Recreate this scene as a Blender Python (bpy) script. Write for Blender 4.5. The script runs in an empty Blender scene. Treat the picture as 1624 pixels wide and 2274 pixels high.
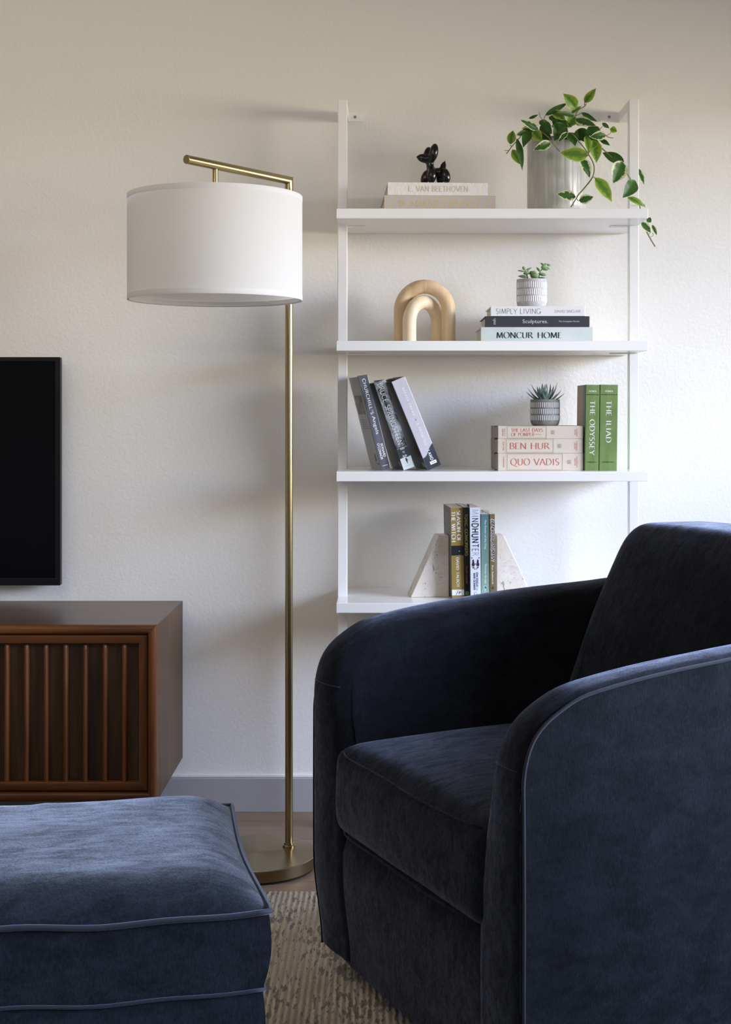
import bpy, bmesh, math, random
from mathutils import Vector, Matrix, noise

# ---------------------------------------------------------------- camera, light, exposure
F = 3041.0            # focal length in pixels of the 1624 x 2274 frame
PX, PY = 855.0, 910.0  # where the level view axis meets the frame
HC = 1.086            # camera height
DW = 3.71             # distance camera - back wall (the back wall is the plane y = 0)
scene = bpy.context.scene
col = scene.collection

cam_d = bpy.data.cameras.new('camera')
cam = bpy.data.objects.new('camera', cam_d)
col.objects.link(cam)
cam.location = (0, -DW, HC)
cam.rotation_euler = (math.pi / 2, 0, 0)
cam_d.sensor_width = 36.0
cam_d.lens = F / 2274.0 * 36.0
cam_d.shift_x = -(PX - 812.0) / 2274.0
cam_d.shift_y = (PY - 1137.0) / 2274.0
cam_d.clip_start = 0.05
scene.camera = cam

scene.view_settings.view_transform = 'Standard'
scene.view_settings.look = 'None'
scene.view_settings.gamma = 1.0
scene.view_settings.use_curve_mapping = False
scene.view_settings.exposure = 0.0
scene.cycles.max_bounces = 10
scene.cycles.diffuse_bounces = 6
scene.cycles.glossy_bounces = 4
scene.cycles.sample_clamp_indirect = 4.0
scene.cycles.use_denoising = True

world = bpy.data.worlds.new('sky')
scene.world = world
world.use_nodes = True
world.node_tree.nodes['Background'].inputs[0].default_value = (0.62, 0.76, 1.0, 1)
world.node_tree.nodes['Background'].inputs[1].default_value = 0.3

def area_light(name, loc, aim, sx, sy, power, color, spread=180):
    d = bpy.data.lights.new(name, 'AREA')
    d.shape = 'RECTANGLE'
    d.size, d.size_y = sx, sy
    d.energy = power
    d.color = color
    d.spread = math.radians(spread)
    o = bpy.data.objects.new(name, d)
    col.objects.link(o)
    o.location = loc
    v = Vector(aim) - Vector(loc)
    o.rotation_euler = v.to_track_quat('-Z', 'Y').to_euler()
    return o

# daylight through the right-hand window: blue-white sky above, warm sunlit ground below; plus two added fills, rear and overhead
WIN = dict(y0=-3.1, y1=-0.38, z0=0.98, z1=1.93, x=2.45)
LIGHTS = [
    ('horizon_light', (6.0, -1.7, 1.45), (1.5, -1.4, 1.3), 6.0, 1.1, 500, (1.0, 0.88, 0.67)),
    ('sky_low', (6.0, -1.9, 2.75), (1.5, -1.5, 1.45), 7.0, 1.9, 1540, (0.62, 0.73, 1.0)),
    ('ground_light', (4.2, -1.7, -0.2), (1.8, -1.3, 1.3), 5.0, 2.2, 12, (1.0, 0.92, 0.70)),
    ('rear_fill', (0.9, -6.4, 1.7), (0.3, 0, 1.3), 1.6, 1.4, 17, (0.90, 0.95, 1.0)),  # added fill from behind the camera, brightens surfaces facing it
    ('warm_fill', (-1.2, -2.2, 2.55), (-1.1, 0.2, 1.7), 1.8, 1.5, 19, (1.0, 0.88, 0.70)),  # added warm fill for the upper wall, no actual lamp hangs here
]
for L_ in LIGHTS:
    area_light(*L_)

def P(px, py, d):
    return Vector(((px - PX) * d / F, d - DW, HC - (py - PY) * d / F))

# ---------------------------------------------------------------- object helpers
def link(o, parent=None):
    col.objects.link(o)
    if parent is not None:
        o.parent = parent
    return o

def tag(o, label, cat, group=None):
    o['label'] = label
    o['category'] = cat
    if group:
        o['group'] = group
    return o

def thing(name, label, cat, loc=(0, 0, 0), rot=(0, 0, 0), group=None):
    o = bpy.data.objects.new(name, None)
    o.empty_display_size = 0.05
    o.location = loc
    o.rotation_euler = rot
    link(o)
    return tag(o, label, cat, group)

def obj(name, bm, mat, parent=None, smooth=False, label=None, bevel=0.0, seg=2, subsurf=0, kind=None, angle=None):
    me = bpy.data.meshes.new(name)
    bmesh.ops.recalc_face_normals(bm, faces=bm.faces[:])
    bm.to_mesh(me)
    bm.free()
    mats = mat if isinstance(mat, (list, tuple)) else [mat]
    for m in mats:
        me.materials.append(m)
    o = bpy.data.objects.new(name, me)
    link(o, parent)
    if smooth:
        for p in me.polygons:
            p.use_smooth = True
        if angle:
            me.set_sharp_from_angle(angle=math.radians(angle))
    if bevel > 0:
        b = o.modifiers.new('bevel', 'BEVEL')
        b.width = bevel
        b.segments = seg
        b.limit_method = 'ANGLE'
        b.angle_limit = math.radians(40)
        b.harden_normals = False
    if subsurf:
        s = o.modifiers.new('sub', 'SUBSURF')
        s.levels = s.render_levels = subsurf
    if label:
        o['label'] = label
    if kind:
        o['kind'] = kind
    return o

def B():
    return bmesh.new()

def box(bm, x0, x1, y0, y1, z0, z1, M=None):
    vs = [bm.verts.new((x, y, z)) for x in (x0, x1) for y in (y0, y1) for z in (z0, z1)]
    if M is not None:
        for v in vs:
            v.co = M @ v.co
    for f in ((0, 1, 3, 2), (4, 6, 7, 5), (0, 4, 5, 1), (2, 3, 7, 6), (0, 2, 6, 4), (1, 5, 7, 3)):
        bm.faces.new([vs[i] for i in f])
    return vs

def grid(bm, rows, close_u=False, close_v=False, flip=False):
    V = [[bm.verts.new(p) for p in r] for r in rows]
    nu, nv = len(V), len(V[0])
    for i in range(nu if close_u else nu - 1):
        for j in range(nv if close_v else nv - 1):
            a, b = V[i][j], V[(i + 1) % nu][j]
            c, d = V[(i + 1) % nu][(j + 1) % nv], V[i][(j + 1) % nv]
            q = []
            for x in (a, b, c, d):
                if x not in q:
                    q.append(x)
            if len(q) > 2:
                bm.faces.new(q)
    return V

def lathe(bm, prof, n=48, cx=0, cy=0):
    rows = []
    for k in range(n):
        a = 2 * math.pi * k / n
        rows.append([(cx + r * math.cos(a), cy + r * math.sin(a), z) for r, z in prof])
    V = grid(bm, rows, close_u=True)
    for j in (0, len(prof) - 1):
        if prof[j][0] > 1e-6:
            bm.faces.new([V[k][j] for k in range(n)])
    bmesh.ops.remove_doubles(bm, verts=bm.verts[:], dist=1e-7)

def tube(bm, pts, r, n=12, caps=True, closed=False, up=None):
    pts = [Vector(p) for p in pts]
    N = len(pts)
    rs = r if isinstance(r, (list, tuple)) else [r] * N
    rows = []
    prev = None
    for i in range(N):
        if closed:
            t = pts[(i + 1) % N] - pts[i - 1]
        else:
            t = pts[min(i + 1, N - 1)] - pts[max(i - 1, 0)]
        t.normalize()
        if prev is None:
            ref = Vector((0, 0, 1)) if abs(t.z) < 0.9 else Vector((0, 1, 0))
            nrm = (ref - t * ref.dot(t)).normalized()
        else:
            nrm = (prev - t * prev.dot(t))
            nrm = nrm.normalized() if nrm.length > 1e-9 else prev
        prev = nrm
        bn = t.cross(nrm)
        rows.append([pts[i] + (nrm * math.cos(2 * math.pi * k / n) + bn * math.sin(2 * math.pi * k / n)) * rs[i] for k in range(n)])
    V = grid(bm, rows, close_u=closed, close_v=True)
    if caps and not closed:
        bm.faces.new(V[0][::-1])
        bm.faces.new(V[-1])
    return V

def smooth_path(pts, n=6, closed=False):
    """Catmull-Rom through the points"""
    pts = [Vector(p) for p in pts]
    out = []
    N = len(pts)
    rng = range(N if closed else N - 1)
    for i in rng:
        p1, p2 = pts[i], pts[(i + 1) % N]
        p0 = pts[i - 1] if (i > 0 or closed) else p1 * 2 - p2
        p3 = pts[(i + 2) % N] if (i + 2 < N or closed) else p2 * 2 - p1
        for k in range(n):
            t = k / n
            out.append(0.5 * ((2 * p1) + (p2 - p0) * t + (2 * p0 - 5 * p1 + 4 * p2 - p3) * t * t + (3 * p1 - p0 - 3 * p2 + p3) * t ** 3))
    if not closed:
        out.append(pts[-1])
    return out

def ellipsoid(bm, c, r, M=None, nu=16, nv=24, taper=0.0):
    c = Vector(c)
    rows = []
    for i in range(nu + 1):
        th = math.pi * i / nu
        row = []
        for j in range(nv):
            ph = 2 * math.pi * j / nv
            z = math.cos(th)
            k = 1 + taper * z
            p = Vector((r[0] * math.sin(th) * math.cos(ph) * k, r[1] * math.sin(th) * math.sin(ph) * k, r[2] * z))
            if M is not None:
                p = M @ p
            row.append(c + p)
        rows.append(row)
    grid(bm, rows, close_v=True)
    bmesh.ops.remove_doubles(bm, verts=bm.verts[:], dist=1e-7)

def interp(tab, x):
    if x <= tab[0][0]:
        return tab[0][1]
    for (a, fa), (b, fb) in zip(tab, tab[1:]):
        if x <= b:
            t = (x - a) / (b - a)
            return fa + (fb - fa) * t
    return tab[-1][1]

def sstep(a, b, x):
    t = max(0.0, min(1.0, (x - a) / (b - a)))
    return t * t * (3 - 2 * t)

# ---------------------------------------------------------------- materials
def new_mat(name):
    m = bpy.data.materials.new(name)
    m.use_nodes = True
    nt = m.node_tree
    return m, nt, nt.nodes['Principled BSDF']

def setp(b, **k):
    names = dict(color='Base Color', rough='Roughness', metal='Metallic', spec='Specular IOR Level', sheen='Sheen Weight',
                 sheen_rough='Sheen Roughness', sheen_tint='Sheen Tint', coat='Coat Weight', coat_rough='Coat Roughness',
                 aniso='Anisotropic', sss='Subsurface Weight', trans='Transmission Weight')
    for n, v in k.items():
        if n in ('color', 'sheen_tint') and len(v) == 3:
            v = (*v, 1)
        b.inputs[names[n]].default_value = v

def plain(name, color, rough=0.5, **k):
    m, nt, b = new_mat(name)
    setp(b, color=color, rough=rough, **k)
    return m

def nd(nt, typ, **k):
    n = nt.nodes.new(typ)
    for a, v in k.items():
        setattr(n, a, v)
    return n

def texco(nt, scale=(1, 1, 1), rot=(0, 0, 0), loc=(0, 0, 0)):
    tc = nd(nt, 'ShaderNodeTexCoord')
    mp = nd(nt, 'ShaderNodeMapping')
    mp.inputs['Scale'].default_value = scale
    mp.inputs['Rotation'].default_value = rot
    mp.inputs['Location'].default_value = loc
    nt.links.new(tc.outputs['Object'], mp.inputs['Vector'])
    return mp.outputs['Vector']

def noise_t(nt, vec, scale, detail=4, rough=0.55, dist=0.0):
    n = nd(nt, 'ShaderNodeTexNoise')
    n.inputs['Scale'].default_value = scale
    n.inputs['Detail'].default_value = detail
    n.inputs['Roughness'].default_value = rough
    n.inputs['Distortion'].default_value = dist
    nt.links.new(vec, n.inputs['Vector'])
    return n.outputs['Fac']

def ramp(nt, fac, stops, interp_='LINEAR'):
    r = nd(nt, 'ShaderNodeValToRGB')
    r.color_ramp.interpolation = interp_
    e = r.color_ramp.elements
    while len(e) < len(stops):
        e.new(0.5)
    for el, (p, c) in zip(e, stops):
        el.position = p
        el.color = (*c, 1) if len(c) == 3 else c
    nt.links.new(fac, r.inputs['Fac'])
    return r.outputs['Color']

def bump(nt, b, height, strength, dist):
    bp = nd(nt, 'ShaderNodeBump')
    bp.inputs['Strength'].default_value = strength
    bp.inputs['Distance'].default_value = dist
    nt.links.new(height, bp.inputs['Height'])
    nt.links.new(bp.outputs['Normal'], b.inputs['Normal'])
    return bp

def mixc(nt, fac, a, b_, mode='MIX'):
    m = nd(nt, 'ShaderNodeMix')
    m.data_type = 'RGBA'
    m.blend_type = mode
    for sock, v in ((m.inputs[0], fac), (m.inputs[6], a), (m.inputs[7], b_)):
        if hasattr(v, 'links') or hasattr(v, 'is_linked'):
            nt.links.new(v, sock)
        elif isinstance(v, (int, float)):
            sock.default_value = v
        else:
            sock.default_value = (*v, 1) if len(v) == 3 else v
    return m.outputs[2]

def math_n(nt, op, a, b_=None, c=None):
    m = nd(nt, 'ShaderNodeMath', operation=op)
    for s, v in zip(m.inputs, (a, b_, c)):
        if v is None:
            continue
        if hasattr(v, 'is_linked'):
            nt.links.new(v, s)
        else:
            s.default_value = v
    return m.outputs[0]

def wall_material():
    m, nt, b = new_mat('plaster_paint')
    setp(b, color=(0.86, 0.845, 0.81), rough=0.6, spec=0.2)
    v = texco(nt)
    n1 = noise_t(nt, v, 95, 3, 0.6, 0.4)
    n2 = noise_t(nt, texco(nt, (1, 1, 0.55), (0, 0.5, 0)), 38, 3, 0.6, 1.2)
    patch = ramp(nt, noise_t(nt, v, 2.2, 3, 0.6), [(0.42, (0, 0, 0)), (0.62, (1, 1, 1))])
    r2 = ramp(nt, n2, [(0.48, (0, 0, 0)), (0.62, (1, 1, 1))])
    h = math_n(nt, 'MULTIPLY', r2, patch)
    h = math_n(nt, 'MULTIPLY', h, 0.26)
    h = math_n(nt, 'ADD', h, n1)
    h = math_n(nt, 'ADD', h, math_n(nt, 'MULTIPLY', noise_t(nt, v, 6, 2), 1.2))
    bump(nt, b, h, 0.34, 0.0026)
    return m

def velvet(name, base, tint, sheen=0.8, seed=0.0):
    m, nt, b = new_mat(name)
    setp(b, rough=0.85, spec=0.12, sheen=sheen, sheen_rough=0.42, sheen_tint=tint)
    v = texco(nt, (1, 1, 1), loc=(seed, seed * 2, 0))
    a = noise_t(nt, v, 9, 5, 0.68, 0.6)
    f = noise_t(nt, texco(nt, (2.2, 2.2, 0.8)), 170, 3, 0.75)
    g = noise_t(nt, texco(nt, (0.6, 2.2, 1)), 34, 4, 0.65, 0.8)
    mm = math_n(nt, 'ADD', math_n(nt, 'MULTIPLY', a, 0.24), math_n(nt, 'MULTIPLY', f, 0.40))
    mm = math_n(nt, 'ADD', mm, math_n(nt, 'MULTIPLY', g, 0.36))
    c = ramp(nt, mm, [(0.38, tuple(x * 0.55 for x in base)), (0.5, base), (0.62, tuple(min(1, x * 1.6) for x in base))])
    nt.links.new(c, b.inputs['Base Color'])
    sw = math_n(nt, 'MULTIPLY', ramp(nt, mm, [(0.41, (0.30, 0.30, 0.30)), (0.59, (1, 1, 1))]), sheen)
    nt.links.new(sw, b.inputs['Sheen Weight'])
    hh = math_n(nt, 'ADD', f, math_n(nt, 'MULTIPLY', noise_t(nt, v, 14, 3), 3.0))
    bump(nt, b, hh, 0.25, 0.0016)
    return m

def wood(name, c0, c1, c2, axis='x', rough=0.4, scale=1.0, coat=0.0, spec=0.4):
    m, nt, b = new_mat(name)
    st = 0.06
    s = {'x': (st, 1, 1), 'y': (1, st, 1), 'z': (1, 1, st)}[axis]
    v = texco(nt, tuple(k * scale for k in s))
    n1 = noise_t(nt, v, 60, 6, 0.65, 0.6)
    n2 = noise_t(nt, v, 9, 3, 0.5, 1.5)
    mm = math_n(nt, 'ADD', math_n(nt, 'MULTIPLY', n1, 0.55), math_n(nt, 'MULTIPLY', n2, 0.45))
    c = ramp(nt, mm, [(0.36, c0), (0.5, c1), (0.64, c2)])
    nt.links.new(c, b.inputs['Base Color'])
    setp(b, rough=rough, coat=coat, coat_rough=0.3, spec=spec)
    bump(nt, b, n1, 0.10, 0.001)
    return m

def floor_material():
    m, nt, b = new_mat('oak_boards')
    tc = nd(nt, 'ShaderNodeTexCoord')
    mp = nd(nt, 'ShaderNodeMapping')
    mp.inputs['Location'].default_value = (1.15, 0.0935, 0)
    nt.links.new(tc.outputs['Object'], mp.inputs['Vector'])
    br = nd(nt, 'ShaderNodeTexBrick')
    br.offset = 0.37
    br.inputs['Scale'].default_value = 1.0
    br.inputs['Brick Width'].default_value = 1.6
    br.inputs['Row Height'].default_value = 0.155
    br.inputs['Mortar Size'].default_value = 0.0012
    br.inputs['Mortar Smooth'].default_value = 0.3
    br.inputs['Color1'].default_value = (0.27, 0.19, 0.135, 1)
    br.inputs['Color2'].default_value = (0.31, 0.225, 0.165, 1)
    br.inputs['Mortar'].default_value = (0.12, 0.07, 0.045, 1)
    nt.links.new(mp.outputs['Vector'], br.inputs['Vector'])
    g = noise_t(nt, texco(nt, (0.08, 1, 1)), 90, 5, 0.6, 0.5)
    gr = ramp(nt, g, [(0.35, (0.86, 0.84, 0.82)), (0.65, (1.06, 1.05, 1.04))])
    c = mixc(nt, 1.0, br.outputs['Color'], gr, 'MULTIPLY')
    nt.links.new(c, b.inputs['Base Color'])
    setp(b, rough=0.45, spec=0.35)
    return m

def rug_material():
    m, nt, b = new_mat('woven_rug')
    setp(b, rough=0.95, spec=0.05, sheen=0.3, sheen_rough=0.5)
    v = texco(nt)
    # flecks stretched along the woven rows (rows run away from the sofa, along y)
    fl = noise_t(nt, texco(nt, (1, 0.22, 1)), 120, 2, 0.55)
    big = noise_t(nt, texco(nt, (1, 0.6, 1)), 9, 3, 0.6)
    row = nd(nt, 'ShaderNodeTexWave', wave_type='BANDS', bands_direction='X')
    row.inputs['Scale'].default_value = 26
    row.inputs['Distortion'].default_value = 1.0
    row.inputs['Detail Scale'].default_value = 3
    nt.links.new(v, row.inputs['Vector'])
    loops = noise_t(nt, texco(nt, (0.5, 1.6, 1)), 190, 2, 0.5)
    base = ramp(nt, big, [(0.35, (0.50, 0.43, 0.34)), (0.55, (0.70, 0.62, 0.51)), (0.7, (0.77, 0.71, 0.63))])
    base = mixc(nt, math_n(nt, 'MULTIPLY', loops, 0.5), base, (0.46, 0.39, 0.30))
    k = math_n(nt, 'MULTIPLY', fl, math_n(nt, 'ADD', math_n(nt, 'MULTIPLY', big, 1.2), 0.40))
    dark = ramp(nt, k, [(0.545, (0, 0, 0)), (0.60, (1, 1, 1))])
    c = mixc(nt, math_n(nt, 'MULTIPLY', dark, 0.75), base, (0.10, 0.085, 0.085))
    c = mixc(nt, math_n(nt, 'MULTIPLY', ramp(nt, row.outputs['Fac'], [(0.0, (1, 1, 1)), (0.35, (0, 0, 0))]), 0.45), c, (0.16, 0.13, 0.10))
    nt.links.new(c, b.inputs['Base Color'])
    h = math_n(nt, 'ADD', row.outputs['Fac'], math_n(nt, 'MULTIPLY', loops, 1.1))
    bump(nt, b, h, 0.9, 0.004)
    return m

def brass_material(name='brushed_brass', rough=0.26):
    m, nt, b = new_mat(name)
    setp(b, color=(0.40, 0.315, 0.165), metal=1.0, rough=rough)
    return m

def brass_disc_material():
    """round-brushed metal: grooves run in circles round the disc's own centre"""
    m, nt, b = new_mat('brushed_brass_disc')
    setp(b, color=(0.30, 0.235, 0.135), metal=1.0, rough=0.30, aniso=0.8)
    t = nd(nt, 'ShaderNodeTangent', direction_type='RADIAL', axis='Z')
    nt.links.new(t.outputs['Tangent'], b.inputs['Tangent'])
    return m

def marble_material():
    m, nt, b = new_mat('cream_marble')
    v = texco(nt)
    w = noise_t(nt, v, 26, 6, 0.7, 2.2)
    veins = ramp(nt, math_n(nt, 'ABSOLUTE', math_n(nt, 'SUBTRACT', w, 0.5)), [(0.0, (1, 1, 1)), (0.020, (0, 0, 0))])
    pat = ramp(nt, noise_t(nt, v, 14, 3, 0.6), [(0.40, (0, 0, 0)), (0.55, (1, 1, 1))])
    clouds = ramp(nt, noise_t(nt, v, 12, 4, 0.6), [(0.35, (0.74, 0.67, 0.56)), (0.6, (0.82, 0.79, 0.72))])
    c = mixc(nt, math_n(nt, 'MULTIPLY', veins, math_n(nt, 'MULTIPLY', pat, 0.55)), clouds, (0.42, 0.29, 0.17))
    w2 = noise_t(nt, texco(nt, (1, 1, 0.45), (0.2, 0.4, 0)), 70, 4, 0.7, 1.0)
    fl = ramp(nt, w2, [(0.615, (0, 0, 0)), (0.65, (1, 1, 1))])
    c = mixc(nt, math_n(nt, 'MULTIPLY', fl, 0.85), c, (0.22, 0.21, 0.21))
    nt.links.new(c, b.inputs['Base Color'])
    setp(b, rough=0.32, spec=0.5)
    return m

def leaf_material(name):
    """attribute 'leaf': R = 0 at the midrib .. 1 at the edge, G = kind of leaf, B = random per leaf"""
    m, nt, b = new_mat(name)
    at = nd(nt, 'ShaderNodeAttribute', attribute_name='leaf')
    sp = nd(nt, 'ShaderNodeSeparateColor')
    nt.links.new(at.outputs['Color'], sp.inputs['Color'])
    R, G, Bl = sp.outputs[0], sp.outputs[1], sp.outputs[2]
    v = texco(nt)
    n = noise_t(nt, v, 120, 3, 0.6)
    # ragged margin
    k = math_n(nt, 'ADD', R, math_n(nt, 'MULTIPLY', math_n(nt, 'SUBTRACT', n, 0.5), 1.1))
    marg = ramp(nt, k, [(0.62, (0, 0, 0)), (0.70, (1, 1, 1))])
    n2 = noise_t(nt, v, 60, 3, 0.6)
    green = mixc(nt, n2, (0.022, 0.075, 0.016), (0.07, 0.18, 0.030))
    lime = mixc(nt, n2, (0.16, 0.30, 0.03), (0.30, 0.42, 0.05))
    cream = mixc(nt, n2, (0.62, 0.68, 0.30), (0.72, 0.74, 0.50))
    # G 0: dark green, cream margin; 0.5: lime with a darker heart; 1: plain dark green
    isl = ramp(nt, G, [(0.0, (0, 0, 0)), (0.25, (1, 1, 1)), (0.75, (0, 0, 0))], 'CONSTANT')
    isp = ramp(nt, G, [(0.0, (0, 0, 0)), (0.75, (1, 1, 1))], 'CONSTANT')
    heart = ramp(nt, k, [(0.25, (1, 1, 1)), (0.55, (0, 0, 0))])
    c_l = mixc(nt, heart, lime, (0.09, 0.21, 0.022))
    c_l = mixc(nt, math_n(nt, 'MULTIPLY', ramp(nt, R, [(0.80, (0, 0, 0)), (0.9, (1, 1, 1))]), 0.8), c_l, (0.55, 0.62, 0.16))
    c_d = mixc(nt, marg, green, cream)
    c_p = mixc(nt, ramp(nt, R, [(0.88, (0, 0, 0)), (0.96, (0.6, 0.6, 0.6))]), green, (0.20, 0.32, 0.06))
    c = mixc(nt, isl, c_d, c_l)
    c = mixc(nt, isp, c, c_p)
    rib = ramp(nt, R, [(0.035, (1, 1, 1)), (0.07, (0, 0, 0))])
    c = mixc(nt, math_n(nt, 'MULTIPLY', rib, 0.55), c, (0.05, 0.11, 0.02))
    nt.links.new(c, b.inputs['Base Color'])
    setp(b, rough=0.42, spec=0.4)
    tr = nd(nt, 'ShaderNodeBsdfTranslucent')
    nt.links.new(c, tr.inputs['Color'])
    mx = nd(nt, 'ShaderNodeMixShader')
    mx.inputs[0].default_value = 0.28
    out = nt.nodes['Material Output']
    nt.links.new(b.outputs[0], mx.inputs[1])
    nt.links.new(tr.outputs[0], mx.inputs[2])
    nt.links.new(mx.outputs[0], out.inputs['Surface'])
    return m

def mottled(name, c0, c1, scale=40, rough=0.6, spec=0.4, stretch=(1, 1, 1), lo=0.38, hi=0.62, bmp=0.0, detail=4, **k):
    m, nt, b = new_mat(name)
    n = noise_t(nt, texco(nt, stretch), scale, detail, 0.6, 0.3)
    nt.links.new(ramp(nt, n, [(lo, c0), (hi, c1)]), b.inputs['Base Color'])
    setp(b, rough=rough, spec=spec, **k)
    if bmp:
        bump(nt, b, n, 0.3, bmp)
    return m

M_WALL = wall_material()
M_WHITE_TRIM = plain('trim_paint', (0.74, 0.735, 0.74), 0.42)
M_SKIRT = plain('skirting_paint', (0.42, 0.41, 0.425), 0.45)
M_CEIL = plain('ceiling_paint', (0.70, 0.68, 0.64), 0.9)
M_OTHER_WALL = plain('room_paint', (0.50, 0.50, 0.50), 0.9)
M_FLOOR = floor_material()
M_RUG = rug_material()
M_SHELF = plain('white_lacquer', (0.93, 0.93, 0.932), 0.16, spec=0.5)
M_STEEL_WHITE = plain('white_powder_coat', (0.88, 0.875, 0.87), 0.38)
M_SCREW = plain('screw_steel', (0.42, 0.44, 0.43), 0.35, metal=1.0)
M_SLOT = plain('dark_recess', (0.05, 0.055, 0.05), 0.7)
M_BRASS = brass_material()
M_DISC = brass_disc_material()
M_RUBBER = plain('black_rubber', (0.01, 0.01, 0.01), 0.7)
M_MARBLE = marble_material()
M_LEAF = leaf_material('variegated_leaf')
M_VINE = plain('vine_stem', (0.20, 0.20, 0.07), 0.6)
M_SOIL = mottled('soil', (0.015, 0.012, 0.01), (0.05, 0.04, 0.03), 90, 0.95)
M_PAPER = mottled('page_edges', (0.62, 0.56, 0.46), (0.78, 0.73, 0.64), 500, 0.85, 0.2, (1, 1, 1))
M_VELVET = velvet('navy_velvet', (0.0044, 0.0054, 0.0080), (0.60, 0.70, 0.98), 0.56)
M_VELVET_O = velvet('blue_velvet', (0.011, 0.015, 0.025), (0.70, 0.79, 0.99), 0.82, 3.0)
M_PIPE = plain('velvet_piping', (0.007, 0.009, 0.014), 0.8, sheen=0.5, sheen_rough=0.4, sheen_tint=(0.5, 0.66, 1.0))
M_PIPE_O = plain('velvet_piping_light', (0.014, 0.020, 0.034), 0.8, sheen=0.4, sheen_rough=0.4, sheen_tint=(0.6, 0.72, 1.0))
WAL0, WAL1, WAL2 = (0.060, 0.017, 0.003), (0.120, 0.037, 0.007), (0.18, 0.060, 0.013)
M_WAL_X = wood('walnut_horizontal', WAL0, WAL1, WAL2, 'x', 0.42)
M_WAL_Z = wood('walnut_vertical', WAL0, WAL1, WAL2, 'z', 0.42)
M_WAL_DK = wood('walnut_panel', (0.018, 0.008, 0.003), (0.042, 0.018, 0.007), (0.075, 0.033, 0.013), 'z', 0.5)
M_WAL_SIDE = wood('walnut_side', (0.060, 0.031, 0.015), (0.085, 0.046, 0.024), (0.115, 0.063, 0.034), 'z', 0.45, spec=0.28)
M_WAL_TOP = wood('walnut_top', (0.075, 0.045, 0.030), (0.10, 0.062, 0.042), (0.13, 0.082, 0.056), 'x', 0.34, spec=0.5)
M_TV = plain('black_plastic', (0.006, 0.006, 0.008), 0.35, spec=0.3)
M_SCREEN = plain('dark_screen', (0.002, 0.002, 0.003), 0.10, spec=0.25)
def shade_mat():
    m, nt, b = new_mat('white_linen_shade')
    setp(b, color=(0.86, 0.86, 0.86), rough=0.8, spec=0.1)
    tr = nd(nt, 'ShaderNodeBsdfTranslucent')
    tr.inputs['Color'].default_value = (0.95, 0.94, 0.93, 1)
    mx = nd(nt, 'ShaderNodeMixShader')
    mx.inputs[0].default_value = 0.36
    nt.links.new(b.outputs[0], mx.inputs[1])
    nt.links.new(tr.outputs[0], mx.inputs[2])
    nt.links.new(mx.outputs[0], nt.nodes['Material Output'].inputs['Surface'])
    w = noise_t(nt, texco(nt, (1, 1, .15)), 300, 2)
    bump(nt, b, w, 0.15, 0.0006)
    return m
M_SHADE = shade_mat()
# ---------------------------------------------------------------- the room
XL, XR, YB, ZC = -3.2, WIN['x'], -6.0, 2.62

def structure(name, bm, mat, parent=None, **k):
    o = obj(name, bm, mat, parent, **k)
    if parent is None:
        o['kind'] = 'structure'
    return o

bm = B(); box(bm, XL - .15, XR + .15, YB - .15, .15, -.12, 0); structure('floor', bm, M_FLOOR)
bm = B(); box(bm, XL - .15, XR + .15, YB - .15, .15, ZC, ZC + .12); structure('ceiling', bm, M_CEIL)
bm = B(); box(bm, XL, XR, 0, .15, 0, ZC); structure('wall_back', bm, M_WALL)
bm = B(); box(bm, XL - .15, XL, YB, .15, 0, ZC); structure('wall_left', bm, M_OTHER_WALL)
bm = B()   # right wall with its window opening
T = .15
box(bm, XR, XR + T, YB, WIN['y0'], 0, ZC)
box(bm, XR, XR + T, WIN['y1'], .15, 0, ZC)
box(bm, XR, XR + T, WIN['y0'], WIN['y1'], 0, WIN['z0'])
box(bm, XR, XR + T, WIN['y0'], WIN['y1'], WIN['z1'], ZC)
structure('wall_right', bm, M_OTHER_WALL)
bm = B()   # rear wall, behind the camera, with an opening added to let the rear fill in
RX0, RX1, RZ0, RZ1 = 0.1, 1.7, 0.95, 2.25
box(bm, XL, RX0, YB - T, YB, 0, ZC)
box(bm, RX1, XR, YB - T, YB, 0, ZC)
box(bm, RX0, RX1, YB - T, YB, 0, RZ0)
box(bm, RX0, RX1, YB - T, YB, RZ1, ZC)
structure('wall_rear', bm, M_OTHER_WALL)

def window_frame_y(name, x0, x1, y, z0, z1):
    bm = B(); w = .045
    box(bm, x0, x1, y - .05, y, z0, z0 + w); box(bm, x0, x1, y - .05, y, z1 - w, z1)
    box(bm, x0, x0 + w, y - .05, y, z0 + w, z1 - w); box(bm, x1 - w, x1, y - .05, y, z0 + w, z1 - w)
    structure(name, bm, M_WHITE_TRIM)

window_frame_y('added_window', RX0, RX1, YB - .05, RZ0, RZ1)  # frame of the opening added for the rear fill
bm = B(); w = .045; xx = XR + .06
box(bm, xx, xx + .05, WIN['y0'], WIN['y1'], WIN['z0'], WIN['z0'] + w)
box(bm, xx, xx + .05, WIN['y0'], WIN['y1'], WIN['z1'] - w, WIN['z1'])
box(bm, xx, xx + .05, WIN['y0'], WIN['y0'] + w, WIN['z0'] + w, WIN['z1'] - w)
box(bm, xx, xx + .05, WIN['y1'] - w, WIN['y1'], WIN['z0'] + w, WIN['z1'] - w)
structure('window_1', bm, M_WHITE_TRIM)

bm = B()   # plain skirting with a small painted ledge on top
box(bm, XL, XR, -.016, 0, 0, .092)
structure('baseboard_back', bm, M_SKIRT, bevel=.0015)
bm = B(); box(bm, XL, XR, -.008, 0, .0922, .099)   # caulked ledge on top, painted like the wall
structure('trim_1', bm, M_WALL, bevel=.0015)

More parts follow.
